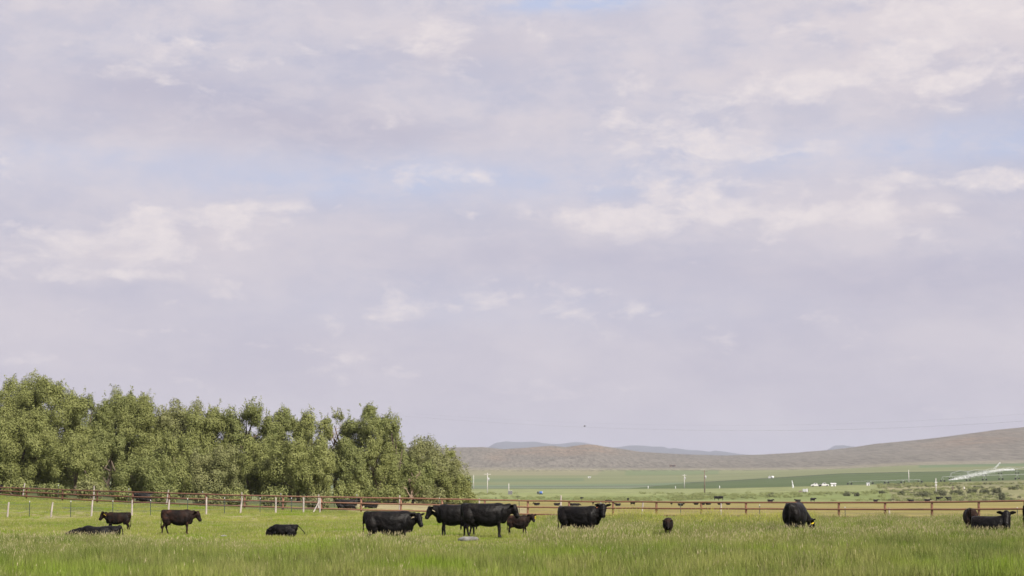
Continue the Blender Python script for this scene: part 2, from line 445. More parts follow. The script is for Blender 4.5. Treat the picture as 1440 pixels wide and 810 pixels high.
def scatter(name, protos, pts, idx, scl, label, cat):
    hid = bpy.data.collections.new(name+'_kinds')
    for i, me in enumerate(protos):
        o = bpy.data.objects.new('grass_clump', me); o.name = '%s_kind_%02d' % (name, i); hid.objects.link(o)
    n = len(pts)
    me = bpy.data.meshes.new(name); me.vertices.add(n); me.vertices.foreach_set('co', np.asarray(pts, np.float32).ravel())
    for an, ty, arr in (('kind_id', 'INT', idx), ('turn', 'FLOAT', RS.uniform(0, 2*PI, n)), ('size', 'FLOAT', scl)):
        at = me.attributes.new(an, ty, 'POINT'); at.data.foreach_set('value', np.asarray(arr, np.int32 if ty == 'INT' else np.float32))
    me.update()
    o = link(name, me)
    ng = bpy.data.node_groups.new(name+'_nodes', 'GeometryNodeTree')
    ng.interface.new_socket('Geometry', in_out='INPUT', socket_type='NodeSocketGeometry')
    ng.interface.new_socket('Geometry', in_out='OUTPUT', socket_type='NodeSocketGeometry')
    gi = ng.nodes.new('NodeGroupInput'); go = ng.nodes.new('NodeGroupOutput')
    ci = ng.nodes.new('GeometryNodeCollectionInfo'); ci.inputs['Collection'].default_value = hid
    ci.inputs['Separate Children'].default_value = True; ci.inputs['Reset Children'].default_value = True
    iop = ng.nodes.new('GeometryNodeInstanceOnPoints'); iop.inputs['Pick Instance'].default_value = True
    def named(an, ty):
        a = ng.nodes.new('GeometryNodeInputNamedAttribute'); a.data_type = ty; a.inputs['Name'].default_value = an
        return a.outputs['Attribute']
    cx = ng.nodes.new('ShaderNodeCombineXYZ'); ng.links.new(named('turn', 'FLOAT'), cx.inputs[2])
    ng.links.new(gi.outputs[0], iop.inputs['Points']); ng.links.new(ci.outputs[0], iop.inputs['Instance'])
    ng.links.new(named('kind_id', 'INT'), iop.inputs['Instance Index'])
    ng.links.new(cx.outputs[0], iop.inputs['Rotation']); ng.links.new(named('size', 'FLOAT'), iop.inputs['Scale'])
    ng.links.new(iop.outputs[0], go.inputs[0])
    mod = o.modifiers.new('scatter', 'NODES'); mod.node_group = ng
    tag(o, label, cat, kind='stuff')
    return o
tallp = [grass_clump(46, .16, .44, .28, .008, s, M_TALL, M_SEED, 20+i) for i, s in enumerate((0, 1, 3, 0, 6, 4))]
shortp = [grass_clump(40, .05, .17, .28, .009, s, M_SHORT, M_SEED, 50+i) for i, s in enumerate((0, 1, 0, 2))]
weedp = [grass_clump(30, .25, .55, .25, .013, s, M_SHORT, M_YWEED, 70+i) for i, s in enumerate((12, 24))]
protos = tallp+shortp+weedp
def band(y0, y1, dens):
    n = int(dens*(y1*y1-y0*y0)*.30)
    Y = np.sqrt(RS.uniform(y0*y0, y1*y1, n)); X = Y*RS.uniform(-.30, .30, n)
    return X, Y
Xs, Ys = zip(*(band(37, 82, 13), band(82, 130, 8.5), band(130, 178, 6.5)))
X = np.concatenate(Xs); Y = np.concatenate(Ys)
U = Uof(X, Y)
nz = np.array([noise.noise(Vector((x*.12, y*.07, 4))) for x, y in zip(X, Y)])
nz2 = np.array([noise.noise(Vector((x*.35, y*.2, 9))) for x, y in zip(X, Y)])
edge = np.where(U < 752, 65+4*nz, np.where(U < 780, 65+(U-752)*2.4, 131))
edge = np.where((U > 480) & (U < 615), 68.5, np.where(U < 205, 70+2*nz, edge))
fenceY = 2800/(16.4+.0041*(U-40))
istall = Y < edge+3*nz2
keep = (Y < fenceY-.4) | ((Y < fenceY+14) & (RS.rand(len(Y)) < .35))
weed = (~keep & False) | ((U > 835) & (U < 1150) & (Y > 92) & (Y < 125) & (nz2+.35*nz > .06) & (RS.rand(len(Y)) < .28))
kind = np.where(istall, RS.randint(0, 6, len(X)), 6+RS.randint(0, 4, len(X)))
# seedier, browner belt of tall grass at mid distance; leafier lush grass close by
lush = istall & (Y < 53+9*nz+np.clip((U-750)/45, 0, 12)); kind = np.where(lush & (RS.rand(len(X)) < .93), RS.choice([0, 3], len(X)), kind)
kind = np.where(weed, 10+RS.randint(0, 2, len(X)), kind)
size = RS.uniform(.75, 1.2, len(X))*(1+.75*nz2+.3*nz)*np.where(istall & (Y > 52) & (U < 740) & ~((U > 480) & (U < 615)), .84, 1.)
ex = []
for (cu, cY, hw, n_, d0) in ((549, 66.5, 1.25, 120, 3.0), (818, 78, 1.25, 130, 3.2), (1120, 80, .9, 100, 3.0), (1388, 78, 1.2, 90, 3.0), (148, 73, 1.4, 90, 3.)):
    cx0 = (cu-720)/F*cY*cp
    for k in range(n_):
        ex.append((cx0+RS.uniform(-hw, hw), cY-RS.uniform(.3, d0), RS.choice([2, 4, 5, 4]), RS.uniform(.85, 1.35 if cu != 148 else 1.)))
ex = np.array(ex)
X = np.concatenate([X, ex[:, 0]]); Y = np.concatenate([Y, ex[:, 1]]); kind = np.concatenate([kind, ex[:, 2].astype(int)])
size = np.where((U > 905) & (U < 975) & (Y[:len(size)] > 68) & (Y[:len(size)] < 80), size*.62, size); size = np.concatenate([size, ex[:, 3]]); keep = np.concatenate([keep, np.ones(len(ex), bool)])
Z = ground_arr(X, Y)
print('grass clumps', keep.sum())
scatter('meadow_grass', protos, np.stack([X, Y, Z], -1)[keep], kind[keep], size[keep], 'tall seeding green grass and weeds covering the whole meadow', 'grass')

# ------------------------------------------------------------------ foliage
def leaves(centres, radii, per, size, rs, droop=.25, shell=.72, outk=.9):
    """leaf quads spread over clumps; returns (n,4,3)"""
    out = []
    for c, r, n in zip(centres, radii, per):
        d = rs.normal(size=(n, 3)); d /= np.linalg.norm(d, axis=1)[:, None]
        rad = shell+(1.08-shell)*rs.rand(n)**.8
        lump = 1+.16*np.sin(d[:, 0]*5+c[0])*np.sin(d[:, 1]*4+c[1]*2)+.12*np.sin(d[:, 2]*7+c[2]*3)
        p = c+d*(rad*lump)[:, None]*r
        p[:, 2] -= droop*rs.rand(n)**2*r[2]*(np.abs(d[:, 2]) < .8)
        nn = d*outk+rs.normal(size=(n, 3))*.5; nn[:, 2] += .2; nn /= np.linalg.norm(nn, axis=1)[:, None]
        ref = rs.normal(size=(n, 3)); ref[:, 2] -= .8
        a = ref-nn*(ref*nn).sum(1)[:, None]; a /= np.linalg.norm(a, axis=1)[:, None]+1e-9
        b = np.cross(nn, a)
        s = size*rs.uniform(.6, 1.35, n)[:, None]
        out.append(np.stack([p-a*s, p+b*s*.42, p+a*s, p-b*s*.42], 1))
    return np.concatenate(out)
def make_tree(u, vtop, hwpx, Y, mat, label, seed, airy=0., base_open=0., dead=False, group='willows in the tree belt behind the fence'):
    rs = np.random.RandomState(seed)
    g = onground(u, Y)
    top = P(u, vtop+1.5, Y); H = top.z-g.z; W = hwpx/F*Y*(1.58 if Y > 204 else 1.25)
    t = empty('willow_tree', g)
    tag(t, label, 'tree', group)
    # crown: clumps through an uneven column, reaching almost to the ground
    cs = []; rr = []; pn = []
    nlobe = int((11+3*(H > 9))*max(.55, W/4.2)*(1-.25*airy))
    for k in range(nlobe):
        h = .10+base_open+(.78-base_open)*((k+.5)/nlobe)**.75+rs.uniform(-.04, .06)
        env = (math.sin(PI*min(1, (h*.78+.16)))**.45)*(1+.12*math.sin(h*9+seed))
        a = k*2.4+rs.uniform(-.5, .5)
        if math.sin(a) > .55 and rs.rand() < .6: a = -a        # most of the lobes are on the open, sunny side
        q = rs.uniform(.50, .85)*(1 if k < nlobe-1 else .25)
        LR = rs.uniform(.32, .46)*min(W, 4.4)*(1-.25*h)
        lc = np.array([W*env*q*math.cos(a)*.82, W*env*q*math.sin(a)*.82, H*h])
        lr = np.array([LR, LR, LR*rs.uniform(1.0, 1.45)])
        lc[2] = min(lc[2], H-lr[2]*.85); lc[2] = max(lc[2], lr[2]*.7)
        m_ = 8
        for j in range(m_):
            d = rs.normal(size=3); d /= np.linalg.norm(d)
            if d[1] > .6: d[1] *= -1
            sz = LR*rs.uniform(.36, .56)
            c = lc+d*lr*rs.uniform(.45, .75)
            c[2] = max(c[2], sz*.8)
            cs.append(c); rr.append(np.array([sz, sz, sz*rs.uniform(.9, 1.3)])); pn.append(int(470*(sz/.7)**1.7*(1-airy)))
    for k in range(int(26*max(.5, W/4.2)*(1-airy))):                 # inner fill down to the ground
        h = rs.uniform(.05, .80); a = rs.uniform(0, 2*PI); q = rs.rand()**.5*.72
        env = math.sin(PI*min(1, (h*.78+.16)))**.45
        sz = rs.uniform(.16, .30)*min(W, 4.2)*(1-.2*h)
        cs.append(np.array([W*env*q*math.cos(a), W*env*q*math.sin(a), max(H*h, sz*.7)])); rr.append(np.array([sz, sz, sz*1.2])); pn.append(int(420*(sz/.9)**1.6))
    nl = len(cs)
    V = leaves(cs, rr, [int(q*1.45) for q in pn], .086, rs, shell=.62, outk=1.6)
    # airy sprigs: short leafy twigs that break the outline
    S = []
    tw = MB()
    for k in range(int(95*(W/3.2))):
        i = rs.randint(0, nl); c = cs[i]; r = rr[i]
        d = rs.normal(size=3); d[2] = abs(d[2])+.35; d /= np.linalg.norm(d)
        p0 = c+d*r*.9; ln = rs.uniform(.25, 1.0)*(1.2 if c[2] > .7*H else .7)
        if p0[2]+ln*d[2] > H*1.06: ln *= .5
        dd = d*.6+np.array([0, 0, .7]); dd /= np.linalg.norm(dd)
        n = int(ln*22)+3
        tt = rs.rand(n)[:, None]
        pp = p0+dd*tt*ln+rs.normal(size=(n, 3))*.085
        S.append(pp)
    pp = np.concatenate(S); n = len(pp)
    nn = rs.normal(size=(n, 3)); nn /= np.linalg.norm(nn, axis=1)[:, None]
    ref = rs.normal(size=(n, 3)); a = ref-nn*(ref*nn).sum(1)[:, None]; a /= np.linalg.norm(a, axis=1)[:, None]; b = np.cross(nn, a)
    s = .10*rs.uniform(.6, 1.4, n)[:, None]
    V = np.concatenate([V, np.stack([pp-a*s, pp+b*s*.45, pp+a*s, pp-b*s*.45], 1)])
    link('crown', quads_mesh('crown', V), mat, t)
    mb = MB(); r0 = .022*H+.06
    bend = [Vector((math.sin(k*1.7+seed)*.12*k, math.cos(k*1.3+seed)*.10*k, H*.2*k-.15)) for k in range(5)]
    mb.tube(bend, [r0, r0*.8, r0*.6, r0*.4, r0*.15], 8)
    for k in range(9):
        c = Vector(cs[rs.randint(0, nl)]); s0 = bend[1+k % 3]
        md = (s0+c)/2+Vector((0, 0, -.3))
        mb.tube([s0, md, c], [r0*.38, r0*.24, .03], 6)
    mb.obj('trunk', M_BARK, t)
    if dead:
        db = MB()
        for k in range(6):
            s0 = Vector((rs.uniform(-.3, .1), -W*.72, H*(rs.uniform(.05, .25) if vtop > 600 else rs.uniform(.45, .6))))
            e = s0+Vector((rs.uniform(-.8, 1.6), -.35, rs.uniform(1.0, 2.6)))
            md = (s0+e)/2+Vector((rs.uniform(-.2, .2), 0, rs.uniform(-.2, .2)))
            db.tube([s0, md, e], [.06, .04, .015], 6)
            for j in range(3):
                q = md.lerp(e, rs.rand()); db.tube([q, q+Vector((rs.uniform(-.6, .6), -.1, rs.uniform(.1, .7)))], [.03, .01], 5)
        db.obj('dead_branch', M_DEAD, t)
    return t
TREES = [
 # u, vtop, half width px, Y, mat, label, airy, dead
 (8,526,50,214,0,'tall olive green willow at the left edge of the photo, back of the belt',0,0),
 (66,527,48,208,0,'tallest willow of the belt, flat topped, second from the left edge',0,0),
 (120,545,30,212,1,'narrow willow right of the tallest flat topped tree',0,0),
 (161,540,38,215,1,'tall willow with a pointed tuft on top, left part of the belt',0,0),
 (205,556,34,211,0,'rounded green willow right of the willow with the pointed tuft',0,0),
 (250,563,38,214,2,'dull green willow with a level top over the standing brown calf',.05,0),
 (300,570,36,212,0,'low topped willow left of the one with a raised tip',.05,0),
 (350,558,32,211,1,'willow with a raised thin tip in the middle of the belt',.05,0),
 (395,565,32,213,1,'green willow with a broken round top, middle of the belt',.05,0),
 (434,572,26,211,0,'small topped willow left of the thin see-through tree',.1,0),
 (473,568,17,215,2,'thin see-through willow with bare stems showing beside the high round one',.5,1),
 (522,569,38,212,1,'high round willow standing clear above the lying and standing cows',0,0),
 (556,588,20,208,1,'willow lobe leaning off the right side of the high round one',.1,0),
 (596,615,30,216,2,'lower willow with bare twigs on top near the right end of the belt',.15,0),
 (630,631,21,224,0,'small willow against the sage hill near the right end',.15,0),
 (32,577,58,193,0,'broad rounded willow in front at the far left, pale and dense',0,0),
 (107,616,34,190,0,'low bushy willow in front, next to the broad rounded one',0,0),
 (152,604,34,196,1,'front willow above the calf with the yellow tag',0,0),
 (208,640,42,190,1,'low spreading willow with brown inner twigs over the big standing calf',.15,0),
 (258,604,40,197,0,'mid height front willow left of the middle of the belt',0,0),
 (302,630,36,190,2,'grey green front willow over the pale run of fence rail',0,0),
 (350,612,36,196,0,'front willow left of the great dense dome',0,0),
 (420,618,54,192,0,'great dense dome of willow in front, centre of the belt',0,0),
 (500,640,30,196,1,'dark shaded willow right of the dense dome',.05,0),
 (532,612,34,202,0,'tall front willow under the high round crown',0,0),
 (580,648,36,203,1,'willow with long pale dead branches low on its side',.12,1),
 (618,638,32,209,2,'front willow second from the right end of the belt',.05,0),
 (643,664,20,206,0,'last small leafy willow at the right end of the belt',.05,0),
]
for i, (u, vt, hw, Y, m, lab, airy, dead) in enumerate(TREES):
    make_tree(u, vt, hw, Y, M_LEAF[m], lab, 100+i, airy=airy, dead=bool(dead))

def make_bush(name, u, Y, wpx, hpx, mat, label, group, seed, leaf=.12, n=900):
    rs = np.random.RandomState(seed); g = onground(u, Y)
    W = wpx/F*Y/2; H = hpx/F*Y
    t = empty(name, g); tag(t, label, 'bush', group)
    k = 7; cs = []; rr = []
    for i in range(k):
        a = rs.uniform(-1, 1); r = np.array([W*.38, W*.38, H*rs.uniform(.3, .5)])
        cs.append(np.array([a*W*.68, rs.uniform(-.4, .4)*W, r[2]*rs.uniform(.75, 1.1)])); rr.append(r)
    V = leaves(cs, rr, [n//k]*k, leaf, rs, droop=0, shell=.4)
    link('foliage', quads_mesh('foliage', V), mat, t)
    mb = MB()
    for c in cs[:5]: mb.tube([Vector((0, 0, -.1)), Vector(c)], [.06, .02], 5)
    mb.obj('stem', M_BARK, t)
    return t
# hedge-like low willow shrubs along the foot of the belt
for i, (u, h) in enumerate(((20,28),(75,24),(128,30),(180,26),(236,30),(290,24),(330,28),(385,30),(452,26),(488,30),(548,26),(606,30),(650,20))):
    make_bush('willow_shrub', u, (F/(16.4+.0041*(u-40))+7+(i*7) % 5) if u < 470 else 190+(i*7) % 9, 46, h, M_LEAF[i % 3],
              'low leafy willow shrub at the foot of the tree belt, number %s from the left' % ['one','two','three','four','five','six','seven','eight','nine','ten','eleven','twelve','thirteen'][i],
              'low willow shrubs at the foot of the belt', 400+i, leaf=.11, n=2600)

# sage bushes beyond the fence on the right
SB = [(1192,697.5,14,6,'small dark sage bush left of the white pole'),(1204,698,9,6,'little round sage bush beside the small dark one'),
 (1300,699,30,10,'wide dark sage bush at the left end of the right hand thicket'),(1322,697,20,9,'dark sage bush just right of the white pole'),
 (1345,696,22,8,'middle sage bush of the right hand thicket'),(1366,694,16,8,'high sitting sage bush in the right hand thicket'),
 (1384,695,18,10,'blackish sage bush at the right of the thicket'),(1402,694,15,10,'tall sage bush at the end of the thicket'),
 (1409,704,9,12,'upright lone dark bush behind the lying cow'),(1240,694,9,5,'tiny sage bush between the two poles'),
 (1425,689,16,6,'pale sage bush low on the right edge'),(1375,687,18,4,'flat dark bush on the skyline of the scrub bank'),
 (1083,699,10,5,'small bush above the grazing cow'),(1268,696,12,6,'green bush left of the wide dark one')]
for i, (u, v, w, h, lab) in enumerate(SB):
    make_bush('sage_bush', u, solveY(u, v, 400), w, h, M_BUSH, lab, 'sage bushes beyond the fence', 500+i, leaf=.22, n=900)

# rough scrub band beyond the pasture (stuff)
def scrub_clump(sd, r, h, n):
    rs = np.random.RandomState(sd)
    V = leaves([np.array([0, 0, h*.45]), np.array([r*.5, .1, h*.35])], [np.array([r, r, h*.6]), np.array([r*.7, r*.7, h*.45])], [n, n//2], .13, rs, droop=0, shell=.3)
    me = quads_mesh('scrub', V); return me
sps = []
for i, (r, h, m) in enumerate(((.9, .7, M_SCRUB), (1.4, .9, M_SCRUB), (.7, .9, M_BUSH), (1.6, .6, M_BUSH))):
    me = scrub_clump(600+i, r, h, 110); me.materials.append(m); sps.append(me)
n = 5200
Y = np.sqrt(RS.uniform(560**2, 985**2, n)); X = Y*RS.uniform(-.06, .29, n)
U = Uof(X, Y); nn = np.array([noise.noise(Vector((x*.02, y*.012, 2))) for x, y in zip(X, Y)])
keep = ((Y < 770) | (U > 1235)) & (nn+RS.uniform(-.25, .25, n) > np.where(U > 1235, -.10, .08))
kd = np.where(RS.rand(n) < np.where(U > 1235, .22, .05), 2+RS.randint(0, 2, n), RS.randint(0, 2, n))
scatter('scrub', sps, np.stack([X, Y, ground_arr(X, Y)], -1)[keep], kd[keep], RS.uniform(.5, 1.2, n)[keep], 'rough low scrub and weeds covering the band beyond the pasture', 'scrub')

# ------------------------------------------------------------------ cattle
_cache = {}
def remeshed(mb, voxel, name):
    me = mb.mesh('raw'); o = bpy.data.objects.new('raw', me); COL.objects.link(o)
    r = o.modifiers.new('r', 'REMESH'); r.mode = 'VOXEL'; r.voxel_size = voxel
    s = o.modifiers.new('s', 'SMOOTH'); s.factor = .5; s.iterations = 4
    dg = bpy.context.evaluated_depsgraph_get(); dg.update()
    out = bpy.data.meshes.new_from_object(o.evaluated_get(dg)); out.name = name
    bpy.data.objects.remove(o); bpy.data.meshes.remove(me)
    out.polygons.foreach_set('use_smooth', [True]*len(out.polygons))
    return out
def cow_mesh(pose='stand', lowz=.50, slim=1., head=(1.02, 0, 1.20), hd=(.8, 0, -.5), hs=1., legs=(0, 0, 0, 0), fleg=(0., 0.), udder=False, voxel=.024, lenx=1., tailout=0.):
    """returns body mesh, head frame.  +X forward, origin on the ground under the trunk, back about 1.36 m"""
    mb = MB(); low = lowz if pose == 'lie' else 0.
    secs = [(-.86,1.12,.07,.12),(-.83,1.09,.16,.20),(-.76,1.06,.225,.26),(-.62,1.035,.265,.30),(-.45,1.00,.285,.335),(-.22,.925,.345,.405),(.0,.895,.37,.43),
            (.22,.895,.35,.435),(.42,.925,.305,.41),(.57,.97,.25,.36),(.68,1.02,.18,.26),(.74,1.03,.11,.16)]
    out = []
    for x, zc, hw, hh in secs:
        h2 = hh*slim; z2 = zc+(hh-h2); w2 = hw*(.5+.5*slim)
        if pose == 'lie': w2 *= 1.16; h2 = min(h2, z2-low-.0) if z2-low-h2 < 0 else h2
        out.append((x*lenx, z2-low, w2, h2))
    mb.sect(out, 22, 2.35)
    # withers, hooks (hip bones) and tail head give the topline its shape
    mb.ell((.45*lenx, 0, 1.24-low), (.24, .10, .115)); mb.ell((-.62*lenx, .15, 1.24-low), (.10, .07, .08)); mb.ell((-.62*lenx, -.15, 1.24-low), (.10, .07, .08))
    mb.ell((-.76*lenx, 0, 1.25-low), (.15, .08, .09))
    mb.ell((.64*lenx, 0, .76-low*.75), (.15, .13*slim, .21))                      # brisket
    # neck
    H = Vector(head); A = Vector((.50*lenx, 0, 1.06-low)); D = Vector(hd).normalized()
    B = Vector((.70*lenx, 0, 1.02-low))
    mid = B.lerp(H, .5)+Vector((0, 0, .03))
    mb.tube([A, B, mid, H-D*.04], [(.21*slim, .275*slim), (.17*slim, .27*slim), (.135, .215*(.6+.4*slim)), (.105*hs, .150*hs)], 16)
    # head: poll to muzzle
    side = D.cross(Vector((0, 0, 1)))
    if side.length < .2: side = Vector((0, 1, 0))
    side.normalize(); up = side.cross(D).normalized()
    def loft(pts):
        mb.tube([H+D*a*hs+up*b*hs for a, b, _, _ in pts], [(w*hs, h*hs) for _, _, w, h in pts], 14, flat=side)
    loft([(-.09,.0,.06,.06),(-.05,.0,.115,.12),(.04,.01,.135,.150),(.13,-.0,.128,.150),(.22,-.015,.100,.128),(.31,-.02,.084,.104),(.39,-.02,.088,.098),(.44,-.02,.076,.080),(.46,-.02,.04,.045)])
    mb.ell(H+D*(-.03*hs)+up*.10*hs, (.085*hs, .085*hs, .055*hs))                  # poll
    mb.ell(H+D*.14*hs-up*.10*hs, (.12*hs, .07*hs, .06*hs))                        # jaw
    for s in (-1, 1):                                                            # ears: flat leaves
        e0 = H+side*s*.10*hs+up*.045*hs-D*.02; e1 = e0+side*s*.11*hs-D*.035+up*.01; e2 = e0+side*s*.215*hs-D*.06-up*.01
        mb.tube([e0, e0.lerp(e1, .5), e1, e2], [(.034*hs, .042*hs), (.034*hs, .078*hs), (.032*hs, .088*hs), (.022*hs, .036*hs)], 10, flat=D)
    # legs
    if pose == 'stand':
        for i, s in enumerate((-1, 1)):
            fx = fleg[i]; y = s*.155*(.5+.5*slim); X0 = .47*lenx
            mb.ell((X0-.03, y*1.45, .90), (.17, .10, .27))
            mb.tube([(X0, y, .85), (X0-.01, y, .62), (X0+fx*.35, y, .46), (X0+.015+fx*.6, y, .34), (X0+.01+fx*.75, y, .28), (X0+fx*.92, y, .14), (X0+.01+fx, y, .085), (X0+.045+fx, y, .0)],
                    [(.09,.13), (.075,.095), (.055,.062), (.052,.056), (.042,.044), (.037,.039), (.048,.05), (.058,.068)], 10)
            hx = legs[i]; y = s*.165*(.5+.5*slim); X0 = -.60*lenx
            mb.ell((X0-.01, y*1.15, .86), (.225, .13, .31)); mb.ell((X0+.10, y*1.1, .66), (.12, .085, .17))
            mb.tube([(X0, y, .85), (X0+.01, y, .66), (X0-.06+hx*.35, y, .52), (X0-.125+hx*.5, y, .42), (X0-.115+hx*.6, y, .34), (X0-.10+hx*.85, y, .14), (X0-.085+hx, y, .085), (X0-.05+hx, y, .0)],
                    [(.10,.17), (.088,.13), (.060,.082), (.052,.064), (.043,.048), (.038,.041), (.048,.05), (.058,.068)], 10)
    else:
        for s in (-1, 1):
            mb.ell((-.50*lenx, s*.25, .32-(low-.5)), (.27, .13, .28))
            mb.tube([(-.42, s*.30, .24), (-.20, s*.37, .13), (-.45, s*.40, .07), (-.62, s*.40, .05)], [.12, .075, .05, .045], 9)
            mb.tube([(.48, s*.20, .34), (.72, s*.22, .20), (.78, s*.22, .10), (.50, s*.24, .06)], [.12, .085, .06, .05], 9)
    if udder: mb.ell((-.36*lenx, 0, .53), (.17, .14, .11))
    # tail
    tx = -.86*lenx
    if pose == 'stand':
        mb.tube([(tx+.10, 0, 1.27), (tx-.005, 0, 1.24), (tx-.04, 0, 1.10), (tx-.035, 0, .85), (tx-.03, .01, .60), (tx-.035, .02, .42), (tx-.03, .02, .30)], [.045, .036, .030, .027, .027, .042, .022], 8)
    else:
        mb.tube([(tx+.10, 0, .77), (tx-.02, 0, .74), (tx-.10-tailout*.4, .05, .55), (tx-.12-tailout, .08, .32), (tx-.10-tailout*1.2, .1, .2)], [.045, .036, .030, .036, .024], 8)
    me = remeshed(mb, voxel, 'cattle_body')
    return me, (H, D, side, up, hs)
def place_cow(key, name, u, Y, heading, s, mat, label, cat, group, tagmat=None, tagside=1, tagsize=.055, eyes=True, **kw):
    me, (H, D, side, up, hs) = cow_mesh(**kw)
    t = empty(name, onground(u, Y), heading); t.scale = (s, s, s)
    tag(t, label, cat, group)
    body = link('body', me, mat, t)
    if tagmat:
        mb = MB(); c = H+side*tagside*.20*hs-up*.045*hs+D*.055-D*.03
        r = tagsize
        pts = [(-.5,1),(.5,1),(.85,.35),(1,-.6),(.6,-1),(-.6,-1),(-1,-.6),(-.85,.35)]
        fr = [c+side*a*r+up*(b*r*1.15-r*.5)+D*.014 for a, b in pts]; bk = [p-D*.012 for p in fr]
        n = len(pts)
        mb.add(fr+bk, [tuple(range(n)), tuple(reversed(range(n, 2*n)))]+[(i, i+n, (i+1) % n+n, (i+1) % n) for i in range(n)])
        mb.obj('ear_tag', tagmat, t)
    if eyes:
        for q in (-1, 1):
            mb = MB(); mb.ell(H+D*.11*hs+side*q*.126*hs+up*.055*hs, (.022, .022, .022), 8, 6); mb.obj('eye', M_EYE, t, True)
        mb = MB(); mb.ell(H+D*.425*hs-up*.012*hs, (.058*hs, .05*hs, .05*hs), 10, 7); mb.obj('nose', M_NOSE, t, True)
    return t
R_ = math.radians
GC = 'black cattle in the near meadow'
calfk = dict(slim=.96, hs=1.15)
place_cow('A', 'standing_calf', 166, 93, PI, .69, M_BROWN, 'dark calf with a yellow ear tag standing and facing left behind the lying cow', 'calf', GC, M_TAGY, -1, .085, head=(.93, 0, 1.24), hd=(.50, .12, -.75), legs=(.10, -.16), fleg=(-.06, .10), **calfk)
place_cow('B', 'lying_cow', 141, 73, PI, .80, M_BLACK, 'black cow lying low in the tall grass at far left, head stretched out', 'cow', GC, pose='lie', lowz=.58, head=(1.10, 0, .46), hd=(.85, .2, -.15), slim=.9, lenx=1.12)
place_cow('C', 'standing_calf', 251, 88, 0, .83, M_BROWN, 'large brown-black calf standing and facing right, no ear tag seen', 'calf', GC, head=(.97, 0, 1.13), hd=(.50, -.1, -.78), legs=(-.12, .14), fleg=(.05, -.05), slim=.98, hs=1.05)
place_cow('D', 'lying_calf', 400, 82, R_(178), .66, M_BLACK, 'black calf lying in the grass with its tail sticking out to the right', 'calf', GC, pose='lie', head=(.92, 0, .42), hd=(.35, .1, -.7), slim=.84, hs=1.1, tailout=.30)
place_cow('E', 'standing_cow', 549, 66.5, R_(2), .91, M_BLACK, 'black cow belly deep in grass, facing right with its face turned to the camera', 'cow', GC, M_TAGW, 1, .07, head=(1.00, -.06, 1.14), hd=(.38, -.55, -.85), slim=1.06, lenx=1.10, legs=(.03, -.05))
place_cow('F', 'standing_cow', 640, 81.5, R_(180), .98, M_BLACK, 'black cow of the overlapping pair facing left, touching the nearer cow with its nose', 'cow', GC, M_TAGW, -1, .06, head=(.99, 0, 1.14), hd=(.50, .15, -.85), slim=1.02, legs=(.10, -.10), fleg=(.05, -.07), udder=True)
place_cow('G', 'standing_cow', 683, 79, R_(0), 1.03, M_BLACK, 'largest black cow, standing full side on and facing right in front of the pair', 'cow', GC, head=(1.04, 0, 1.17), hd=(.50, -.15, -.85), slim=1.04, legs=(.10, -.10), fleg=(.0, .04), udder=True, lenx=1.06)
place_cow('H', 'standing_calf', 729, 84, R_(-14), .63, M_BROWN, 'small brownish calf with a yellow tag standing right of the largest cow', 'calf', GC, M_TAGY, -1, .085, head=(.92, 0, 1.26), hd=(.45, -.60, -.60), legs=(.12, -.10), fleg=(-.05, .08), lenx=.86, slim=1.06, hs=1.15)
place_cow('I', 'standing_cow', 816, 78, R_(-20), .95, M_BLACK, 'black cow with an orange ear tag looking straight at the camera', 'cow', GC, M_TAGO, 1, .085, hs=1.1, head=(.98, -.02, 1.30), hd=(.20, -.60, -.90), slim=1.08, lenx=1.08)
place_cow('J', 'standing_calf', 939, 80, R_(-97), .60, M_BROWN, 'lone small dark calf facing the camera in grass, right of the orange tagged cow', 'calf', GC, head=(.86, .02, 1.06), hd=(.6, .1, -.62), legs=(.05, -.05), **calfk)
place_cow('K', 'grazing_cow', 1118, 80, R_(68), 1.08, M_BLACK, 'black cow grazing with its rump to the camera, yellow tag near the grass', 'cow', GC, M_TAGY, 1, .05, head=(1.10, -.28, .62), hd=(.35, -.25, -.75), slim=1.16)
place_cow('L', 'lying_cow', 1392, 78, R_(-40), .90, M_BLACK, 'black cow lying at the right edge group, both ears out, looking at the camera', 'cow', GC, pose='lie', lowz=.30, head=(.70, .10, 1.10), hd=(.28, -.65, -.75), slim=1.12, hs=1.32)
place_cow('M', 'standing_calf', 1364, 84, R_(80), .90, M_BROWN, 'dark calf seen from behind, left of the lying cow on the right', 'calf', GC, head=(.95, 0, .95), hd=(.6, -.4, -.6), slim=.9)
place_cow('N', 'standing_cow', 1467, 83, R_(8), 1.0, M_BLACK, 'black rump of a cow cut off by the right edge of the photo', 'cow', GC, slim=1.0)

# cattle lying just behind the left part of the pipe fence, and the far herd
GF = 'distant black cattle beyond the pipe fence'
lie = cow_mesh(pose='lie', head=(.98, 0, .80), hd=(.75, .1, -.5), voxel=.035)[0]
flat_ = cow_mesh(pose='lie', head=(1.02, 0, .42), hd=(.7, .1, -.4), voxel=.035)[0]
std = cow_mesh(head=(1.02, 0, 1.18), hd=(.75, .1, -.5), legs=(.08, -.08), voxel=.035)[0]
grz = cow_mesh(head=(1.06, 0, .50), hd=(.35, .1, -.8), legs=(.08, -.08), voxel=.035)[0]
for me in (lie, flat_, std, grz): me.materials.append(M_BLACK)
def far_cow(u, Y, s, heading, me, label, name='lying_cow', group=GF, cat='cow'):
    o = link(name, me); o.location = onground(u, Y); o.rotation_euler.z = heading; o.scale = (s, s, s)
    tag(o, label, cat, group); return o
far_cow(203, 178, .95, R_(190), lie, 'black cow lying in tree shade behind the fence, left of the big calf')
far_cow(487, 163, 1.0, R_(5), lie, 'black cow lying behind the fence in front of the dark shaded willow')
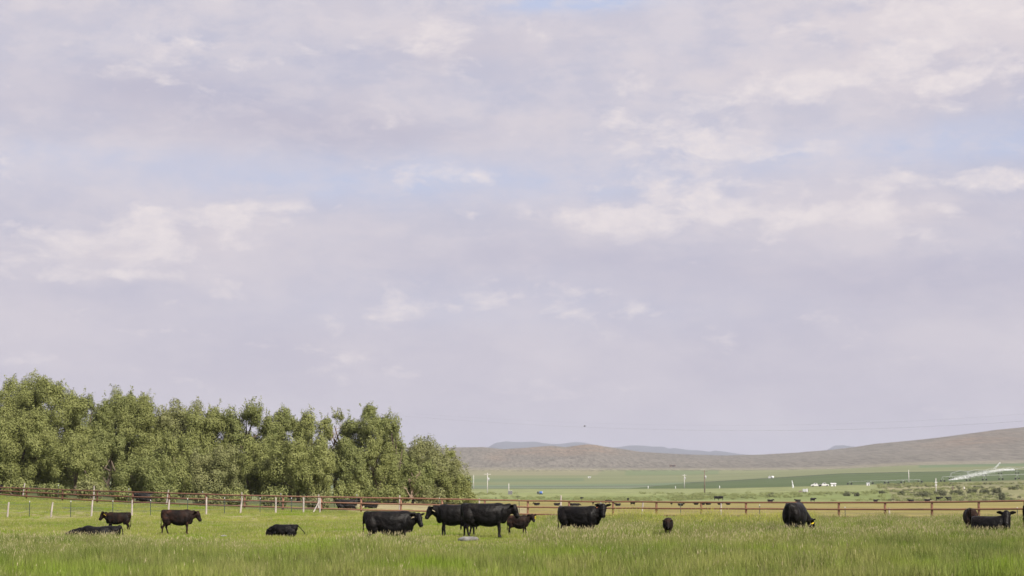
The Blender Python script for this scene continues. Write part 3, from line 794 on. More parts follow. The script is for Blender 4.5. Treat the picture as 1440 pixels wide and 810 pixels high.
far_cow(522, 168, .7, R_(170), flat_, 'black calf lying behind the fence, right of the shaded lying cow', 'lying_calf', cat='calf')
far_cow(392, 182, .9, R_(10), lie, 'added black cow shape standing in for shade behind the pale stretch of rail')  # added cow shape, a dark stand-in for plain shade under the trees
far_cow(8, 186, .9, R_(0), lie, 'black cow lying under the broad willow at the left edge')
NUM = ['first','second','third','fourth','fifth','sixth','seventh','eighth','ninth','tenth','eleventh','twelfth','thirteenth','fourteenth','fifteenth','sixteenth','seventeenth','eighteenth','nineteenth','twentieth','twenty-first','twenty-second','twenty-third','twenty-fourth','twenty-fifth','twenty-sixth','twenty-seventh','twenty-eighth']
HERD = [(755,712,.9,180,lie),(783,712.5,.6,0,lie),(805,711.5,.6,180,flat_),(811,711.5,.6,0,flat_),(818,703.6,.8,60,std),(834,710,.7,90,std),(843,711.5,.75,180,flat_),
 (855,709,1.,0,std),(869,711.5,.9,180,lie),(883,705,.8,90,std),(890,711,1.,30,std),(944,710.5,.7,100,std),(957,711.5,1.,0,lie),(979,710,.8,180,lie),(988,710,.8,0,lie),(996,710,1.,180,lie),(1008,703.2,1.1,0,std),(1013,703.4,1.1,180,std),(1012,710,.8,0,lie),(1024,710,.8,180,lie),
 (1083,706,.9,0,lie),(1122,706,.9,180,lie),(1143,706,1.,20,std),(1231,705.5,.8,0,lie),(1281,706,1.,180,lie),(1304,705.5,1.,0,lie),(1320,704.6,1.25,0,std),(1334,704.6,1.25,180,std)]
HERD.sort(key=lambda q: q[0])
for i, (u, v, s, hdg, me) in enumerate(HERD):
    Y = min(solveY(u, v, 300), 600); px = 8.3 if s < .85 else 10.2
    s = max(.5, min(1.05, px*Y/F/2.3))
    nm = 'standing_cow' if me in (std, grz) else 'lying_cow'
    far_cow(u, Y, s, R_(hdg+((i*37) % 20-10)), me, '%s tiny black cow from the left in the far herd beyond the fence' % NUM[i], nm)

# ------------------------------------------------------------------ pipe fence
def fence_point(u, off=0.):
    s = 16.4+.0041*(u-40); Y = F/s+off
    return onground(u, Y)
posts_u = [-63,-13,37,88,137,187,238,290,344,398,452,508,564,622,682,742,800,862,923,986,1049,1113,1179,1244,1310,1376,1441,1508]
top_v = {}
TVU = [-63,37,137,187,290,344,452,564,742,862,1049,1240,1376,1440,1508]
TVV = [683.5,687,690.5,692,695,696.7,699,700.6,704.3,705.5,706.7,706.7,705.3,704.3,703]
base = fence_point(700)
fe = empty('pipe_fence', base)
tag(fe, 'long rusty brown pipe fence with three rails crossing the whole meadow', 'fence')
def rail_point(u, k):
    g = fence_point(u); s = 16.4+.0041*(u-40)
    vt = np.interp(u, TVU, TVV); top = P(u, vt, g.y)
    ground = g.z+.16
    z = top.z-(top.z-ground)*(.0, .44, .93)[k]
    return Vector((g.x, g.y, z))
for k in range(3):
    mb = MB(); pts = []
    for a, b in zip(posts_u[:-1], posts_u[1:]):
        for t in (0, .5):
            uu = a+(b-a)*t; q = rail_point(uu, k)-base; q.y -= .07
            q.z += (.006 if t else 0)*((a*7) % 5-2); pts.append(q)
    q = rail_point(posts_u[-1], k)-base; q.y -= .07; pts.append(q)
    mb.tube(pts, [.056]*len(pts), 8); mb.obj('rail', M_RUST, fe, True)
for i, u in enumerate(posts_u):
    g = fence_point(u); tp = rail_point(u, 0)
    mb = MB(); a = g-base; b = tp-base
    lean = ((i*13) % 7-3)*.006
    mb.tube([Vector((a.x, a.y, a.z-.3)), Vector((b.x+lean, b.y, b.z+.02)), Vector((b.x+lean, b.y, b.z+.05))], [.078, .078, .05], 10)
    mb.obj('post', M_RUST, fe, True)

# wire fence in front on the left (white wooden posts and dark steel posts)
def wire_fence(name, items, label, yfun, wires, hw=1.12, u_anchor=0, brace=None):
    first = items[0]; b0 = onground(first[0], yfun(first[0]))
    t = empty(name, b0); tag(t, label, 'fence')
    for (u, kind, h, lean) in items:
        g = onground(u, yfun(u))-b0
        mb = MB()
        if kind == 'w':
            mb.tube([g+Vector((0, 0, -.2)), g+Vector((lean*.5, 0, h*.5)), g+Vector((lean, 0, h))], [.066, .060, .052], 8); mb.obj('wooden_post', M_WOOD, t)
        else:
            mb.box(g+Vector((lean/2, 0, h/2-.1)), (.05, .012, h+.2)); mb.box(g+Vector((lean/2, .024, h/2-.1)), (.012, .035, h+.2))
            p = mb.obj('steel_post', M_STEEL, t)
            mc = MB(); mc.box(g+Vector((lean/2, .01, h+.045)), (.05, .045, .09)); mc.obj('post_tip', M_WHITECAP, p)
    us = [it[0] for it in items]
    for z in wires:
        mb = MB(); pts = []
        for u in us:
            q = onground(u, yfun(u))-b0; pts.append(q+Vector((0, -.07, z)))
        mb.tube(pts, [.006]*len(pts), 4); mb.obj('wire', M_WIRE, t)
    if brace:
        a = onground(brace[0], yfun(brace[0]))-b0; b = onground(brace[1], yfun(brace[1]))-b0
        mb = MB(); mb.tube([a+Vector((0, .0, .05)), b+Vector((-.07, .0, .85))], [.045, .045], 8); mb.obj('brace', M_WOOD, t)
    return t
def yf_left(u):
    a = 1/130.5; b = 1/150.5
    return 1/(a+(b-a)*(u-11)/(450-11))
wire_fence('wire_fence', [(-18,'s',1.05,0),(11,'w',1.02,.08),(42,'s',1.0,0),(72,'w',1.0,.12),(100,'s',1.0,0),(129,'w',1.12,.07),(159,'s',1.0,0),(186,'w',1.12,.0),
  (212,'s',1.02,0),(237,'w',1.10,.06),(264,'s',1.08,0),(290.5,'w',1.22,0),(316,'s',1.1,0),(338,'w',1.15,.14),(366,'s',1.05,0),(388,'w',1.15,0),(410,'s',1.05,0),(427,'w',1.15,0),(450,'w',1.12,0)],
  'low wire fence of pale wooden and dark steel posts, left side before the pipe fence', yf_left, (.35, .62, .88), brace=(441, 450))
def yf_back(u): return F/(16.4+.0041*(u-40))+7
wire_fence('wire_fence', [(-20,'s',1.1,0),(32,'w',1.15,.16),(82,'s',1.1,0),(132,'w',1.3,.0),(181,'s',1.15,0),(234,'w',1.25,.18),(285,'s',1.1,0),(340,'w',1.2,0),(395,'s',1.1,0),(448,'w',1.2,0),(502,'s',1.2,0),
  (562,'w',1.30,.0),(618,'s',1.1,0),(674,'w',1.2,0),(730,'s',1.1,0),(788,'w',1.55,.05),(845,'s',1.0,0),(902,'w',1.15,.12),(957,'s',1.05,0),(1013,'w',1.15,.05),(1068,'s',.85,0),(1128,'w',1.0,0),(1188,'s',.75,0),(1250,'w',.8,0),(1310,'s',.8,0),(1370,'w',.8,0),(1430,'s',.8,0),(1490,'w',.8,0)],
  'sparse wire fence of white posts standing just behind the rusty pipe fence', yf_back, (.4, .8))

# ------------------------------------------------------------------ rocks in the meadow
def rock(u, Y, w, h, label, seed):
    mb = MB(); mb.ell((0, 0, h*.35), (w/2, w*.3, h*.65), 12, 8)
    me = mb.mesh('rock', True)
    for v in me.vertices:
        n_ = noise.noise_vector(v.co*3+Vector((seed, 0, 0))); v.co += n_*h*.28
    o = link('rock', me, M_ROCK); o.location = onground(u, Y); tag(o, label, 'rock', 'pale rocks in the meadow grass')
rock(659, 74.5, .80, .19, 'flat pale rock with a dark edge below the pair of cows', 1)
rock(808, 75, .42, .22, 'small pale rock half hidden in grass under the orange tagged cow', 2)
rock(316, 84, .30, .10, 'tiny whitish rock in the grass between the big calf and the lying calf', 3)

# ------------------------------------------------------------------ poles and wires
def pole(u, vbase, vtop, label, mat=M_POLE, rad=.16, cross=True, trans=False, lo=400, name='utility_pole', knobs=0):
    Y = solveY(u, vbase, lo); g = onground(u, Y); H = P(u, vtop, Y).z-g.z
    t = empty(name, g); tag(t, label, 'pole', 'poles in the valley')
    mb = MB(); mb.tube([(0, 0, -.5), (0, 0, H)], [rad, rad*.7], 8); mb.obj('shaft', mat, t, True)
    if cross:
        mb = MB(); mb.box((0, -.2, H-.5), (2.4, .12, .14)); mb.obj('crossarm', mat, t)
        for x in (-1.05, 0.35, 1.05):
            mb = MB(); mb.tube([(x, -.2, H-.43), (x, -.2, H-.28)], [.05, .035], 6); mb.obj('insulator', M_GREYMETAL, t)
    if trans:
        mb = MB(); mb.tube([(.42, -.1, H*.62), (.42, -.1, H*.62+.05), (.42, -.1, H*.62+1.1), (.42, -.1, H*.62+1.2)], [.2, .27, .27, .18], 12); mb.obj('transformer', M_GREYMETAL, t, True)
    for k in range(knobs):
        mb = MB(); mb.box((0, -.1, H*(.55+.18*k)), (.8, .2, .25)); mb.obj('bracket', M_WHITE, t)
    return t
M_PALEP = simple('pale_pole', (.55, .53, .52), .8, scale=2)
pole(991, 693.5, 661, 'dark wooden utility pole with crossarm and transformer, most prominent in the valley', trans=True, lo=600, rad=.24)
pole(685.5, 695, 665, 'thin utility pole with a transformer just right of the tree belt', trans=True, lo=600, mat=M_PALEP, rad=.15)
pole(666, 687.5, 668, 'thin pale pole nearest the right end of the trees', cross=False, mat=M_PALEP, rad=.16, lo=600)
pole(962.5, 686.5, 667, 'faint utility pole with transformer left of the dark wooden pole', trans=True, mat=M_PALEP, rad=.2, lo=600)
pole(715.5, 690.5, 680, 'short pale pole above the grey box', cross=False, mat=M_PALEP, rad=.2, lo=600)
pole(950, 687, 683.5, 'stub marker post left of the faint utility pole', cross=False, mat=M_WHITE, rad=.22, lo=600)
pole(911.5, 687, 683.5, 'stub marker post near the middle of the dark green field edge', cross=False, mat=M_WHITE, rad=.22, lo=600)
pole(1012, 687, 683, 'stub marker post right of the dark wooden pole', cross=False, mat=M_WHITE, rad=.22, lo=600)
pole(1278.5, 679.5, 661, 'plain pale pole rising from the dark green field', cross=False, mat=M_PALEP, rad=.2, lo=600)
pole(1316.5, 694, 672.5, 'white pole with brackets in front of the sage thicket', cross=False, mat=M_PALEP, rad=.17, lo=500, knobs=2)
pole(1340, 689, 684, 'old fence post on the scrub bank', cross=False, mat=M_POLE, rad=.25, lo=500)
pole(1356, 689, 684.5, 'pale stake on the scrub bank right of the old post', cross=False, mat=M_PALEP, rad=.25, lo=500)
# crossing power line: two poles outside the view, two wires
def bigpole(p, H, label):
    t = empty('utility_pole', (p.x, p.y, p.z-H)); tag(t, label, 'pole', 'poles in the valley')
    mb = MB(); mb.tube([(0, 0, -.5), (0, 0, H+.3)], [.17, .12], 8); mb.obj('shaft', M_POLE, t, True)
    mb = MB(); mb.box((0, 0, H-.05), (2.0, .12, .12)); mb.obj('crossarm', M_POLE, t)
pts = []
for u in range(500, 1761, 60):
    k = (u-500)/1260; Y = 1/((1-k)/620+k/215)
    v = 605.5-9.3e-5*(u-1060)**2 if u > 1060 else 605.5-8.4e-5*(u-1060)**2
    pts.append(P(u, v, Y))
pl = empty('power_line', pts[0]); tag(pl, 'thin pair of power line wires sagging low across the sky on the right', 'power line')
for dz in (0, .9):
    mb = MB(); mb.tube([p-pts[0]+Vector((0, 0, dz)) for p in pts], [.0065 if dz == 0 else .0035]*len(pts), 5); mb.obj('wire', M_DARK, pl)
# bird
b0 = P(822, 599.5, 190); bt = empty('flying_bird', b0, R_(160)); tag(bt, 'small dark bird flying low in the sky beside the end of the wire', 'bird')
mb = MB(); mb.tube([(-.17, 0, -.01), (-.08, 0, 0), (0, 0, .01), (.07, 0, .01), (.12, 0, .01)], [(.03, .008), (.025, .02), (.032, .03), (.024, .022), (.006, .006)], 8)
for s in (-1, 1):
    mb.add([(.04, s*.02, .01), (-.04, s*.02, .01), (-.07, s*.16, .07), (.0, s*.17, .075), (-.13, s*.30, .05),
            (.04, s*.02, -.0), (-.04, s*.02, -.0), (-.07, s*.16, .062), (.0, s*.17, .067)],
           [(0, 1, 2, 3), (3, 2, 4), (5, 8, 7, 6), (8, 4, 7), (0, 3, 8, 5), (1, 6, 7, 2), (2, 7, 4), (3, 4, 8)])
mb.obj('body', M_DARK, bt)

# ------------------------------------------------------------------ valley things
def stand(u, v, lo=600): return onground(u, solveY(u, v, lo))
def scale_at(g): return F/g.y
# grey box with a lid
g = stand(717.5, 695.5); k = g.y/F
t = empty('storage_box', g); tag(t, 'square grey box at the foot of the short pole', 'box')
mb = MB(); mb.box((0, 0, 2.4*k), (6*k, 4*k, 4.8*k)); mb.obj('case', simple('grey_box_paint', (.13, .13, .14), .7), t)
mb = MB(); mb.box((0, 0, 5.0*k), (6.6*k, 4.5*k, .5*k)); mb.obj('lid', M_GREYMETAL, t)
# blue tank beside a dark pump
g = stand(759.5, 695.5); k = g.y/F
t = empty('blue_tank', g); tag(t, 'blue and white tank on skids beside a dark pump in the light green field', 'tank')
mb = MB(); mb.tube([(-1.2*k, 0, 2.6*k), (-1*k, 0, 2.6*k), (3*k, 0, 2.6*k), (3.2*k, 0, 2.6*k)], [1.2*k, 1.9*k, 1.9*k, 1.2*k], 14); mb.obj('tank_shell', M_BLUE, t, True)
mb = MB(); mb.tube([(3.3*k, 0, 2.6*k), (3.8*k, 0, 2.6*k)], [1.7*k, 1.2*k], 12); mb.obj('end_cap', M_WHITE, t, True)
mb = MB(); mb.box((1*k, -.9*k, .35*k), (6*k, .35*k, .6*k)); mb.box((1*k, .9*k, .35*k), (6*k, .35*k, .6*k)); mb.obj('skid', M_DARK, t)
mb = MB(); mb.box((-3*k, 0, 2.2*k), (2.6*k, 2*k, 3.6*k)); mb.tube([(-3*k, 0, 4*k), (-3*k, 0, 5*k)], [.25*k]*2, 6); mb.obj('pump', M_DARK, t)
# parked pickups
def truck(u, v, L_, heading, paint, label, hood=True):
    g = stand(u, v); t = empty('parked_pickup', g, heading); tag(t, label, 'truck', 'white vehicles parked by the field')
    w = L_*.36; h = L_*.34
    prof = [(-.5,.13),(-.5,.36),(-.12,.36),(-.10,.38),(-.04,.62),(.16,.64),(.27,.40),(.48,.36),(.5,.28),(.5,.13)]
    mb = MB(); n = len(prof)
    a = [Vector((x*L_, -w/2, z*h*1.5)) for x, z in prof]; b = [Vector((x*L_, w/2, z*h*1.5)) for x, z in prof]
    mb.add(a+b, [tuple(range(n)), tuple(reversed(range(n, 2*n)))]+[(i, i+n, (i+1) % n+n, (i+1) % n) for i in range(n)])
    mb.obj('body', paint, t)
    mb = MB()
    for s in (-1, 1): mb.add([(-.02*L_, s*(w/2+.01), .42*h*1.5), (.21*L_, s*(w/2+.01), .42*h*1.5), (.15*L_, s*(w/2+.01), .59*h*1.5), (-.01*L_, s*(w/2+.01), .58*h*1.5)], [(0, 1, 2, 3)])
    mb.obj('window', M_GLASS, t)
    for x in (-.32, .33):
        for s in (-1, 1):
            mb = MB(); mb.tube([(x*L_, s*w*.40, .13*h*1.5), (x*L_, s*w*.52, .13*h*1.5)], [L_*.07]*2, 12); mb.obj('wheel', M_TYRE, t)
truck(1148, 684.3, 5.2, PI, M_WHITE, 'white pickup parked by the dark green field, left of its pair')
truck(1158, 684.0, 5.2, 0, M_WHITE, 'white pickup parked nose right, the right one of the pair')
def shed(name, u, v, wpx, hpx, label, cat, wall, roofmat, lean=False):
    g = stand(u, v); k = g.y/F; W, H = wpx*k, hpx*k; t = empty(name, g); tag(t, label, cat)
    D = W*.8
    mb = MB(); mb.box((0, 0, H*.36), (W, D, H*.72)); mb.obj('wall', wall, t)
    mb = MB(); z0 = H*.72+.01; e = .12*W
    a = [(-W/2-e, -D/2-e, z0), (W/2+e, -D/2-e, z0), (W/2+e, D/2+e, z0), (-W/2-e, D/2+e, z0), (-W/2-e, 0, H), (W/2+e, 0, H)]
    mb.add(a, [(0, 1, 5, 4), (2, 3, 4, 5), (0, 4, 3), (1, 2, 5), (3, 2, 1, 0)]); mb.obj('roof', roofmat, t)
    mb = MB(); mb.box((W*.1, -D/2-.02, H*.28), (W*.26, .05, H*.52)); mb.obj('door', M_DARK, t)
    return t
shed('pump_shed', 1172, 684, 6.5, 4.6, 'small white shed right of the parked pickups', 'shed', M_WHITE, M_WHITE)
shed('pump_shed', 1221, 683, 4.2, 4.2, 'tiny white shed on the edge of the dark field right of the vehicles', 'shed', M_WHITE, M_GREYMETAL)
shed('farm_shed', 829, 672.4, 3.6, 2.0, 'white speck of a farm shed in the far crop strips', 'shed', M_WHITE, M_WHITE)
shed('stone_ruin', 946, 656.5, 8, 3.0, 'low brown ruin on the foot of the sage hill', 'building', M_POLE, M_POLE)
# horse trailer like box
g = stand(1130, 692.6); k = g.y/F; t = empty('stock_trailer', g); tag(t, 'grey and white stock trailer parked above the grazing cow', 'trailer')
mb = MB(); mb.box((2.2*k, 0, 2.9*k), (7*k, 3.6*k, 4*k)); mb.obj('box', M_GREYMETAL, t)
mb = MB(); mb.box((4.7*k, -.2*k, 3.0*k), (1.6*k, 3.9*k, 4.4*k)); mb.obj('nose', M_WHITE, t)
mb = MB(); mb.box((6.0*k, 0, 3.2*k), (.9*k, 3.4*k, 4.6*k)); mb.obj('tailgate', M_DARK, t)
mb = MB(); mb.box((-4.2*k, 0, 1.2*k), (5.5*k, 2.4*k, 1.1*k)); mb.box((-4.5*k, 0, 2.1*k), (2.6*k, 2.2*k, .8*k)); mb.obj('flatbed', M_POLE, t)
for x in (0, 3.0):
    mb = MB(); mb.tube([(x*k, -1.9*k, .7*k), (x*k, -1.5*k, .7*k)], [.75*k]*2, 12); mb.obj('wheel', M_TYRE, t)
# dome tank
g = stand(1085.5, 672.6, 1100); k = g.y/F; t = empty('water_tank', g); tag(t, 'white domed water tank at the top edge of the dark green field', 'tank')
mb = MB(); mb.tube([(1.2*k, 0, 0), (1.2*k, 0, 2.2*k), (1.2*k, 0, 3*k), (1.2*k, 0, 3.4*k)], [2.1*k, 2.1*k, 1.5*k, .3*k], 16); mb.obj('shell', M_WHITE, t, True)
mb = MB(); mb.box((-3.2*k, 0, 1.3*k), (3.2*k, 2*k, 2.6*k)); mb.tube([(-2.8*k, 0, 2.6*k), (-2.8*k, 0, 4.4*k)], [.25*k]*2, 6); mb.obj('pump_box', M_GREYMETAL, t)

# irrigation water
M_WATER = leaf_mat('water_drops', (.85, .86, .89), (.82, .84, .88), (.88, .88, .90))
def spray(pts, label, n, name='water_spray', dr=.075):
    """airborne water: thousands of small droplets, densest along the middle of the plume"""
    rs = np.random.RandomState(n); base_ = np.array(pts[0][3])
    C_ = np.array([np.array(p[3])-base_ for p in pts]); R2 = np.array([p[2] for p in pts])
    t = rs.uniform(0, len(pts)-1.001, n); k = t.astype(int); f = (t-k)[:, None]
    c = C_[k]*(1-f)+C_[k+1]*f; rad = R2[k]*(1-f[:, 0])+R2[k+1]*f[:, 0]
    puff = 1+.35*np.sin(t*9+1)*np.sin(t*23)
    p = c+rs.normal(size=(n, 3))*(rad*puff*.62)[:, None]
    s_ = dr*rs.uniform(.5, 1.3, n)[:, None]
    nn = rs.normal(size=(n, 3)); nn[:, 1] -= 1.2; nn /= np.linalg.norm(nn, axis=1)[:, None]
    ref = rs.normal(size=(n, 3)); a = ref-nn*(ref*nn).sum(1)[:, None]; a /= np.linalg.norm(a, axis=1)[:, None]; b = np.cross(nn, a)
    o = link(name, quads_mesh(name, np.stack([p-a*s_, p+b*s_, p+a*s_, p-b*s_], 1)), M_WATER)
    o.location = Vector(base_); tag(o, label, 'water spray'); return o
def at(u, v, Y): return P(u, v, Y)
YS = 1080; kp = YS/F
spray([(0,0,.4*kp,at(1331,677.5,YS)),(0,0,1.7*kp,at(1338,675.5,YS)),(0,0,2.8*kp,at(1350,672.5,YS+15)),(0,0,3.0*kp,at(1364,669,YS+30)),(0,0,2.7*kp,at(1380,665.6,YS+50)),(0,0,2.2*kp,at(1396,662.5,YS+70)),(0,0,1.3*kp,at(1412,660.5,YS+80)),(0,0,1.0*kp,at(1424,660.3,YS+90)),(0,0,.2*kp,at(1427,661,YS+90))],
      'long white drift of irrigation water over the dark green field', 10500)
spray([(0,0,1.2*kp,at(1398,659,YS+60)),(0,0,1.1*kp,at(1402,655.5,YS+60)),(0,0,.9*kp,at(1405,652,YS+60)),(0,0,.3*kp,at(1406.5,650.5,YS+60))], 'short upright jet of irrigation water at the top of the drift', 450, 'water_jet')
g = stand(1115.5, 686.3); k = g.y/F
spray([(0,0,.8*k,g),(0,0,.7*k,g+Vector((-.3*k,0,4*k))),(0,0,.45*k,g+Vector((-1*k,0,8*k))),(0,0,.1*k,g+Vector((-1.6*k,0,10.5*k)))], 'thin white water jet left of the parked pickups', 900, 'water_jet')
def pivot(pts, label, hp, rad=.10, name='irrigation_pivot', arch=.0):
    b0 = pts[0]; t = empty(name, b0); tag(t, label, 'sprinkler', 'irrigation lines in the far field')
    for i, (a, b) in enumerate(zip(pts[:-1], pts[1:])):
        a = a-b0; b = b-b0; mid = (a+b)/2+Vector((0, 0, arch))
        mb = MB(); mb.tube([a+Vector((0, 0, hp)), mid+Vector((0, 0, hp)), b+Vector((0, 0, hp))], [rad]*3, 6)
        if arch:
            mb.tube([a+Vector((0, 0, hp)), (a+b)/2+Vector((0, 0, hp-.7)), b+Vector((0, 0, hp))], [rad*.4]*3, 5)
        mb.obj('pipe_span', M_GREYMETAL, t)
    for p in pts:
        p = p-b0
        mb = MB(); mb.tube([p+Vector((-.9, 0, .4)), p+Vector((0, 0, hp))], [rad*.9]*2, 5); mb.tube([p+Vector((.9, 0, .4)), p+Vector((0, 0, hp))], [rad*.9]*2, 5)
        mb.obj('tower_leg', M_GREYMETAL, t)
        for s in (-.9, .9):
            mb = MB(); mb.tube([p+Vector((s, -.12, .5)), p+Vector((s, .12, .5))], [.5]*2, 10); mb.obj('wheel', M_TYRE, t)
def gl(u, Y): return onground(u, Y)
pivot([gl(1338, 1100), gl(1362, 1180), gl(1385, 1270), gl(1407, 1370), gl(1431, 1370), gl(1460, 1400)], 'arched centre pivot sprinkler above the white water drift', 3.6, .08, arch=.9)
pivot([gl(1326, 1012), gl(1362, 1012), gl(1385, 1012), gl(1408, 1012), gl(1431, 1012), gl(1455, 1012)], 'straight sprinkler line on legs below the white water drift', 2.6, .07)
pivot([gl(1195, 1015), gl(1225, 1012), gl(1247, 1012), gl(1270, 1012), gl(1294, 1012)], 'low sprinkler line on the field edge left of the white pole', 1.6, .06)

# ------------------------------------------------------------------ sky and light
SUN_EL, SUN_AZ = R_(38), R_(142)     # azimuth clockwise from +Y: behind the camera, to the right
w = bpy.data.worlds.new('World'); sc.world = w; w.use_nodes = True
nt = w.node_tree; bg = nt.nodes['Background']; STR = .1
bg.inputs['Strength'].default_value = STR
sky = N(nt, 'ShaderNodeTexSky', sky_type='NISHITA'); sky.sun_disc = False
sky.sun_elevation = SUN_EL; sky.sun_rotation = SUN_AZ; sky.dust_density = 2.; sky.altitude = 1200
gen = N(nt, 'ShaderNodeTexCoord').outputs['Generated']
sx = N(nt, 'ShaderNodeSeparateXYZ'); L(nt, gen, sx.inputs[0])
az = mathn(nt, 'ARCTAN2', sx.outputs[0], sx.outputs[1]); el = mathn(nt, 'ARCSINE', sx.outputs[2])
def comb(a, b, c=0.):
    n = N(nt, 'ShaderNodeCombineXYZ')
    for i, x in enumerate((a, b, c)):
        if isinstance(x, (int, float)): n.inputs[i].default_value = x
        else: L(nt, x, n.inputs[i])
    return n.outputs[0]
# cloud coordinates in hundreds of arc units, clouds flatten towards the horizon
cx_ = mathn(nt, 'MULTIPLY', az, 28.); cy_ = mathn(nt, 'MULTIPLY', el, 28.)
wn = N(nt, 'ShaderNodeTexNoise'); wn.inputs['Scale'].default_value = 1.1; wn.inputs['Detail'].default_value = 5; wn.inputs['Roughness'].default_value = .6
L(nt, comb(mathn(nt, 'MULTIPLY', cx_, .55), cy_), wn.inputs['Vector'])
ws = N(nt, 'ShaderNodeSeparateColor'); L(nt, wn.outputs['Color'], ws.inputs[0])
wx = mathn(nt, 'ADD', cx_, mathn(nt, 'MULTIPLY', mathn(nt, 'SUBTRACT', ws.outputs[0], .5), 1.1))
wy = mathn(nt, 'ADD', cy_, mathn(nt, 'MULTIPLY', mathn(nt, 'SUBTRACT', ws.outputs[1], .5), .5))
def blob(u, v, su, sv, pw=1.):
    """soft cloud mass at an angular position (photo px of the same bearing, size in px)"""
    a = (u-720)/100.; e = (695-v)/100.
    dx = mathn(nt, 'MULTIPLY', mathn(nt, 'SUBTRACT', wx, a), 100./su); dy = mathn(nt, 'MULTIPLY', mathn(nt, 'SUBTRACT', wy, e), 100./sv)
    q = mathn(nt, 'ADD', mathn(nt, 'MULTIPLY', dx, dx), mathn(nt, 'MULTIPLY', dy, dy))
    return mathn(nt, 'MULTIPLY', mathn(nt, 'EXPONENT', mathn(nt, 'MULTIPLY', q, -1.)), pw)
def total(bl):
    s = bl[0]
    for x in bl[1:]: s = mathn(nt, 'ADD', s, x)
    return s
wv = comb(mathn(nt, 'MULTIPLY', wx, .42), wy)
n_a = noisen(nt, wv, .75, 7, .58); n_b = noisen(nt, comb(mathn(nt, 'MULTIPLY', cx_, .55), cy_, 7.), 1.9, 9, .62)
n_c = noisen(nt, comb(mathn(nt, 'MULTIPLY', cx_, .25), cy_, 3.), 1.6, 6, .55)
EXPO = .62; S_ = 1.05/STR/2**EXPO
def cc(r, g, b): return (r*S_, g*S_, b*S_)
low = mathn(nt, 'SUBTRACT', 1., mathn(nt, 'MULTIPLY', el, 6.), clamp=True)
base_c = mixc(nt, low, cc(.520, .518, .630), cc(.545, .492, .560))
# thin veils
c = mixc(nt, ramp(nt, n_a, [(.40, 0.), (.62, .8)]), base_c, cc(.650, .600, .650))
c = mixc(nt, mathn(nt, 'MULTIPLY', ramp(nt, n_b, [(.45, 0.), (.62, 1.)]), mathn(nt, 'MULTIPLY', el, 2.2, clamp=True)), c, cc(.720, .665, .700))
# grey undersides
grey = total([blob(230,150,230,45,.8), blob(480,190,150,28,.9), blob(1200,400,330,38,.75), blob(1380,140,120,40,.5), blob(760,365,200,20,.4), blob(600,75,220,40,.3), blob(1300,310,150,18,.35)])
grey = mathn(nt, 'MULTIPLY', grey, ramp(nt, n_c, [(.25, .45), (.65, 1.)]), clamp=True)
c = mixc(nt, mathn(nt, 'MULTIPLY', grey, .85), c, cc(.440, .422, .540))
# blue windows show the clear sky
blue = total([blob(815,4,95,18,2.4), blob(1260,218,260,26,.8), blob(560,255,420,34,.8), blob(60,235,140,22,.4), blob(1400,200,90,40,.4), blob(700,430,350,40,.25)])
blue = mathn(nt, 'MULTIPLY', blue, ramp(nt, n_b, [(.35, 1.), (.7, .3)]), clamp=True)
clear = mixc(nt, .88, sky.outputs[0], cc(.50, .56, .76))
c = mixc(nt, mathn(nt, 'MULTIPLY', blue, .9), c, clear)
# sunlit tops
soft = total([blob(1340,60,150,60,.9), blob(1180,40,200,45,.6), blob(170,362,130,24,.6), blob(600,50,110,22,.45), blob(1000,205,140,20,.45), blob(1080,110,260,24,.45),
  blob(1240,310,150,24,.6), blob(180,398,100,10,.4), blob(1250,350,120,16,.35), blob(100,25,180,24,.5), blob(820,175,120,22,.35), blob(110,515,60,14,.3), blob(480,495,60,22,.4), blob(900,310,200,26,.35), blob(300,325,140,26,.35)])
soft = mathn(nt, 'MULTIPLY', mathn(nt, 'MULTIPLY', soft, ramp(nt, n_b, [(.36, .15), (.60, 1.3)])), 1.3, clamp=True)
c = mixc(nt, mathn(nt, 'MULTIPLY', soft, .8), c, cc(.715, .650, .675))
n_p = noisen(nt, comb(mathn(nt, 'MULTIPLY', cx_, .62), mathn(nt, 'MULTIPLY', cy_, 1.35), 11.), 1.75, 9, .60, .25)
puff = total([blob(870,304,170,20,1.), blob(960,254,90,36,.75), blob(1340,262,130,14,.8), blob(290,314,120,24,.95), blob(170,355,150,30,.7), blob(570,436,50,24,.8), blob(484,490,60,34,.7),
  blob(230,105,110,34,.35), blob(1200,300,170,26,.95), blob(1290,345,150,18,.5), blob(770,396,60,16,.5), blob(600,55,120,36,.7), blob(1050,205,130,30,.7),
  blob(1340,50,170,80,1.), blob(340,105,80,20,.3), blob(880,435,80,16,.45), blob(620,245,90,20,.5), blob(180,398,140,12,.6), blob(100,515,90,18,.45), blob(1120,130,220,26,.6), blob(860,180,160,22,.5)])
pm = mathn(nt, 'ADD', n_p, mathn(nt, 'MULTIPLY', puff, .30))
pm = ramp(nt, pm, [(.62, 0.), (.77, 1.)])
shade = ramp(nt, noisen(nt, comb(cx_, mathn(nt, 'MULTIPLY', cy_, 1.6), 3.), 4.5, 5), [(.35, .55), (.65, 1.)])
c = mixc(nt, mathn(nt, 'MULTIPLY', mathn(nt, 'MULTIPLY', pm, shade), .9), c, cc(.83, .755, .75))
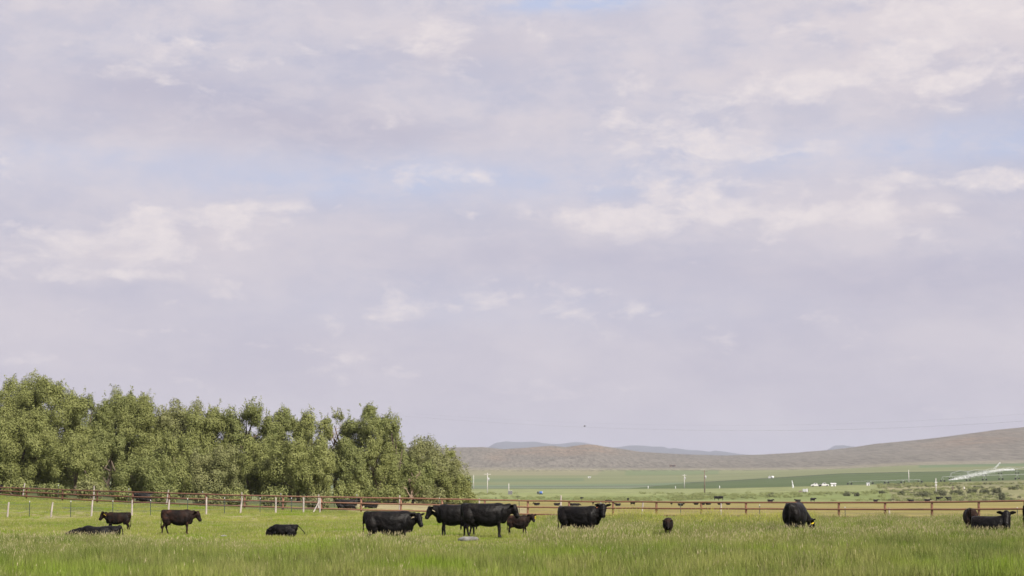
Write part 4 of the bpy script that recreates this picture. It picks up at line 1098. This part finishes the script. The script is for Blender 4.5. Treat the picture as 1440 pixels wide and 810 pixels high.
# fine wisps over the whole upper sky
wisp = ramp(nt, noisen(nt, comb(mathn(nt, 'MULTIPLY', wx, .35), wy, 21.), 2.6, 9, .66), [(.50, 0.), (.66, 1.)])
c = mixc(nt, mathn(nt, 'MULTIPLY', wisp, mathn(nt, 'MULTIPLY', el, 2.4, clamp=True)), c, cc(.700, .645, .680))
L(nt, c, bg.inputs['Color'])
sun = bpy.data.lights.new('sun', 'SUN'); sun.energy = 5.0; sun.angle = R_(.6); sun.color = (1., .93, .82)
so = bpy.data.objects.new('sun', sun); COL.objects.link(so)
d = Vector((math.sin(SUN_AZ)*math.cos(SUN_EL), math.cos(SUN_AZ)*math.cos(SUN_EL), math.sin(SUN_EL)))
so.rotation_euler = d.to_track_quat('Z', 'Y').to_euler(); so.location = (60, -60, 80)

# ------------------------------------------------------------------ haze
mb = MB(); S = 27800.
mb.box((0, 0, 330), (2*S, 2*S, 670)); o = mb.obj('haze', None)
m = bpy.data.materials.new('haze_air'); m.use_nodes = True; hn = m.node_tree; hn.nodes.clear()
out = N(hn, 'ShaderNodeOutputMaterial'); v = N(hn, 'ShaderNodeVolumePrincipled')
v.inputs['Color'].default_value = (.66, .70, .84, 1); v.inputs['Density'].default_value = 4.8e-5; v.inputs['Anisotropy'].default_value = .0
L(hn, v.outputs[0], out.inputs['Volume']); o.data.materials.append(m)
tag(o, 'pale summer haze filling the valley air', 'haze', kind='stuff')

# ------------------------------------------------------------------ camera and render
cam = bpy.data.cameras.new('camera'); cam.sensor_width = 36; cam.lens = 36*F/1440; cam.clip_end = 60000; cam.clip_start = .5
cam.dof.use_dof = True; cam.dof.focus_distance = 80; cam.dof.aperture_fstop = 2.8
co = bpy.data.objects.new('camera', cam); COL.objects.link(co); co.location = (0, 0, CH); co.rotation_euler = (PI/2+PITCH, 0, 0)
sc.camera = co
vs = sc.view_settings; vs.view_transform = 'Standard'; vs.look = 'None'; vs.exposure = EXPO; vs.gamma = 1; vs.use_curve_mapping = False
cy = sc.cycles; cy.max_bounces = 6; cy.diffuse_bounces = 3; cy.glossy_bounces = 2; cy.transmission_bounces = 3; cy.volume_bounces = 0; cy.transparent_max_bounces = 8
cy.use_denoising = True; cy.use_adaptive_sampling = False
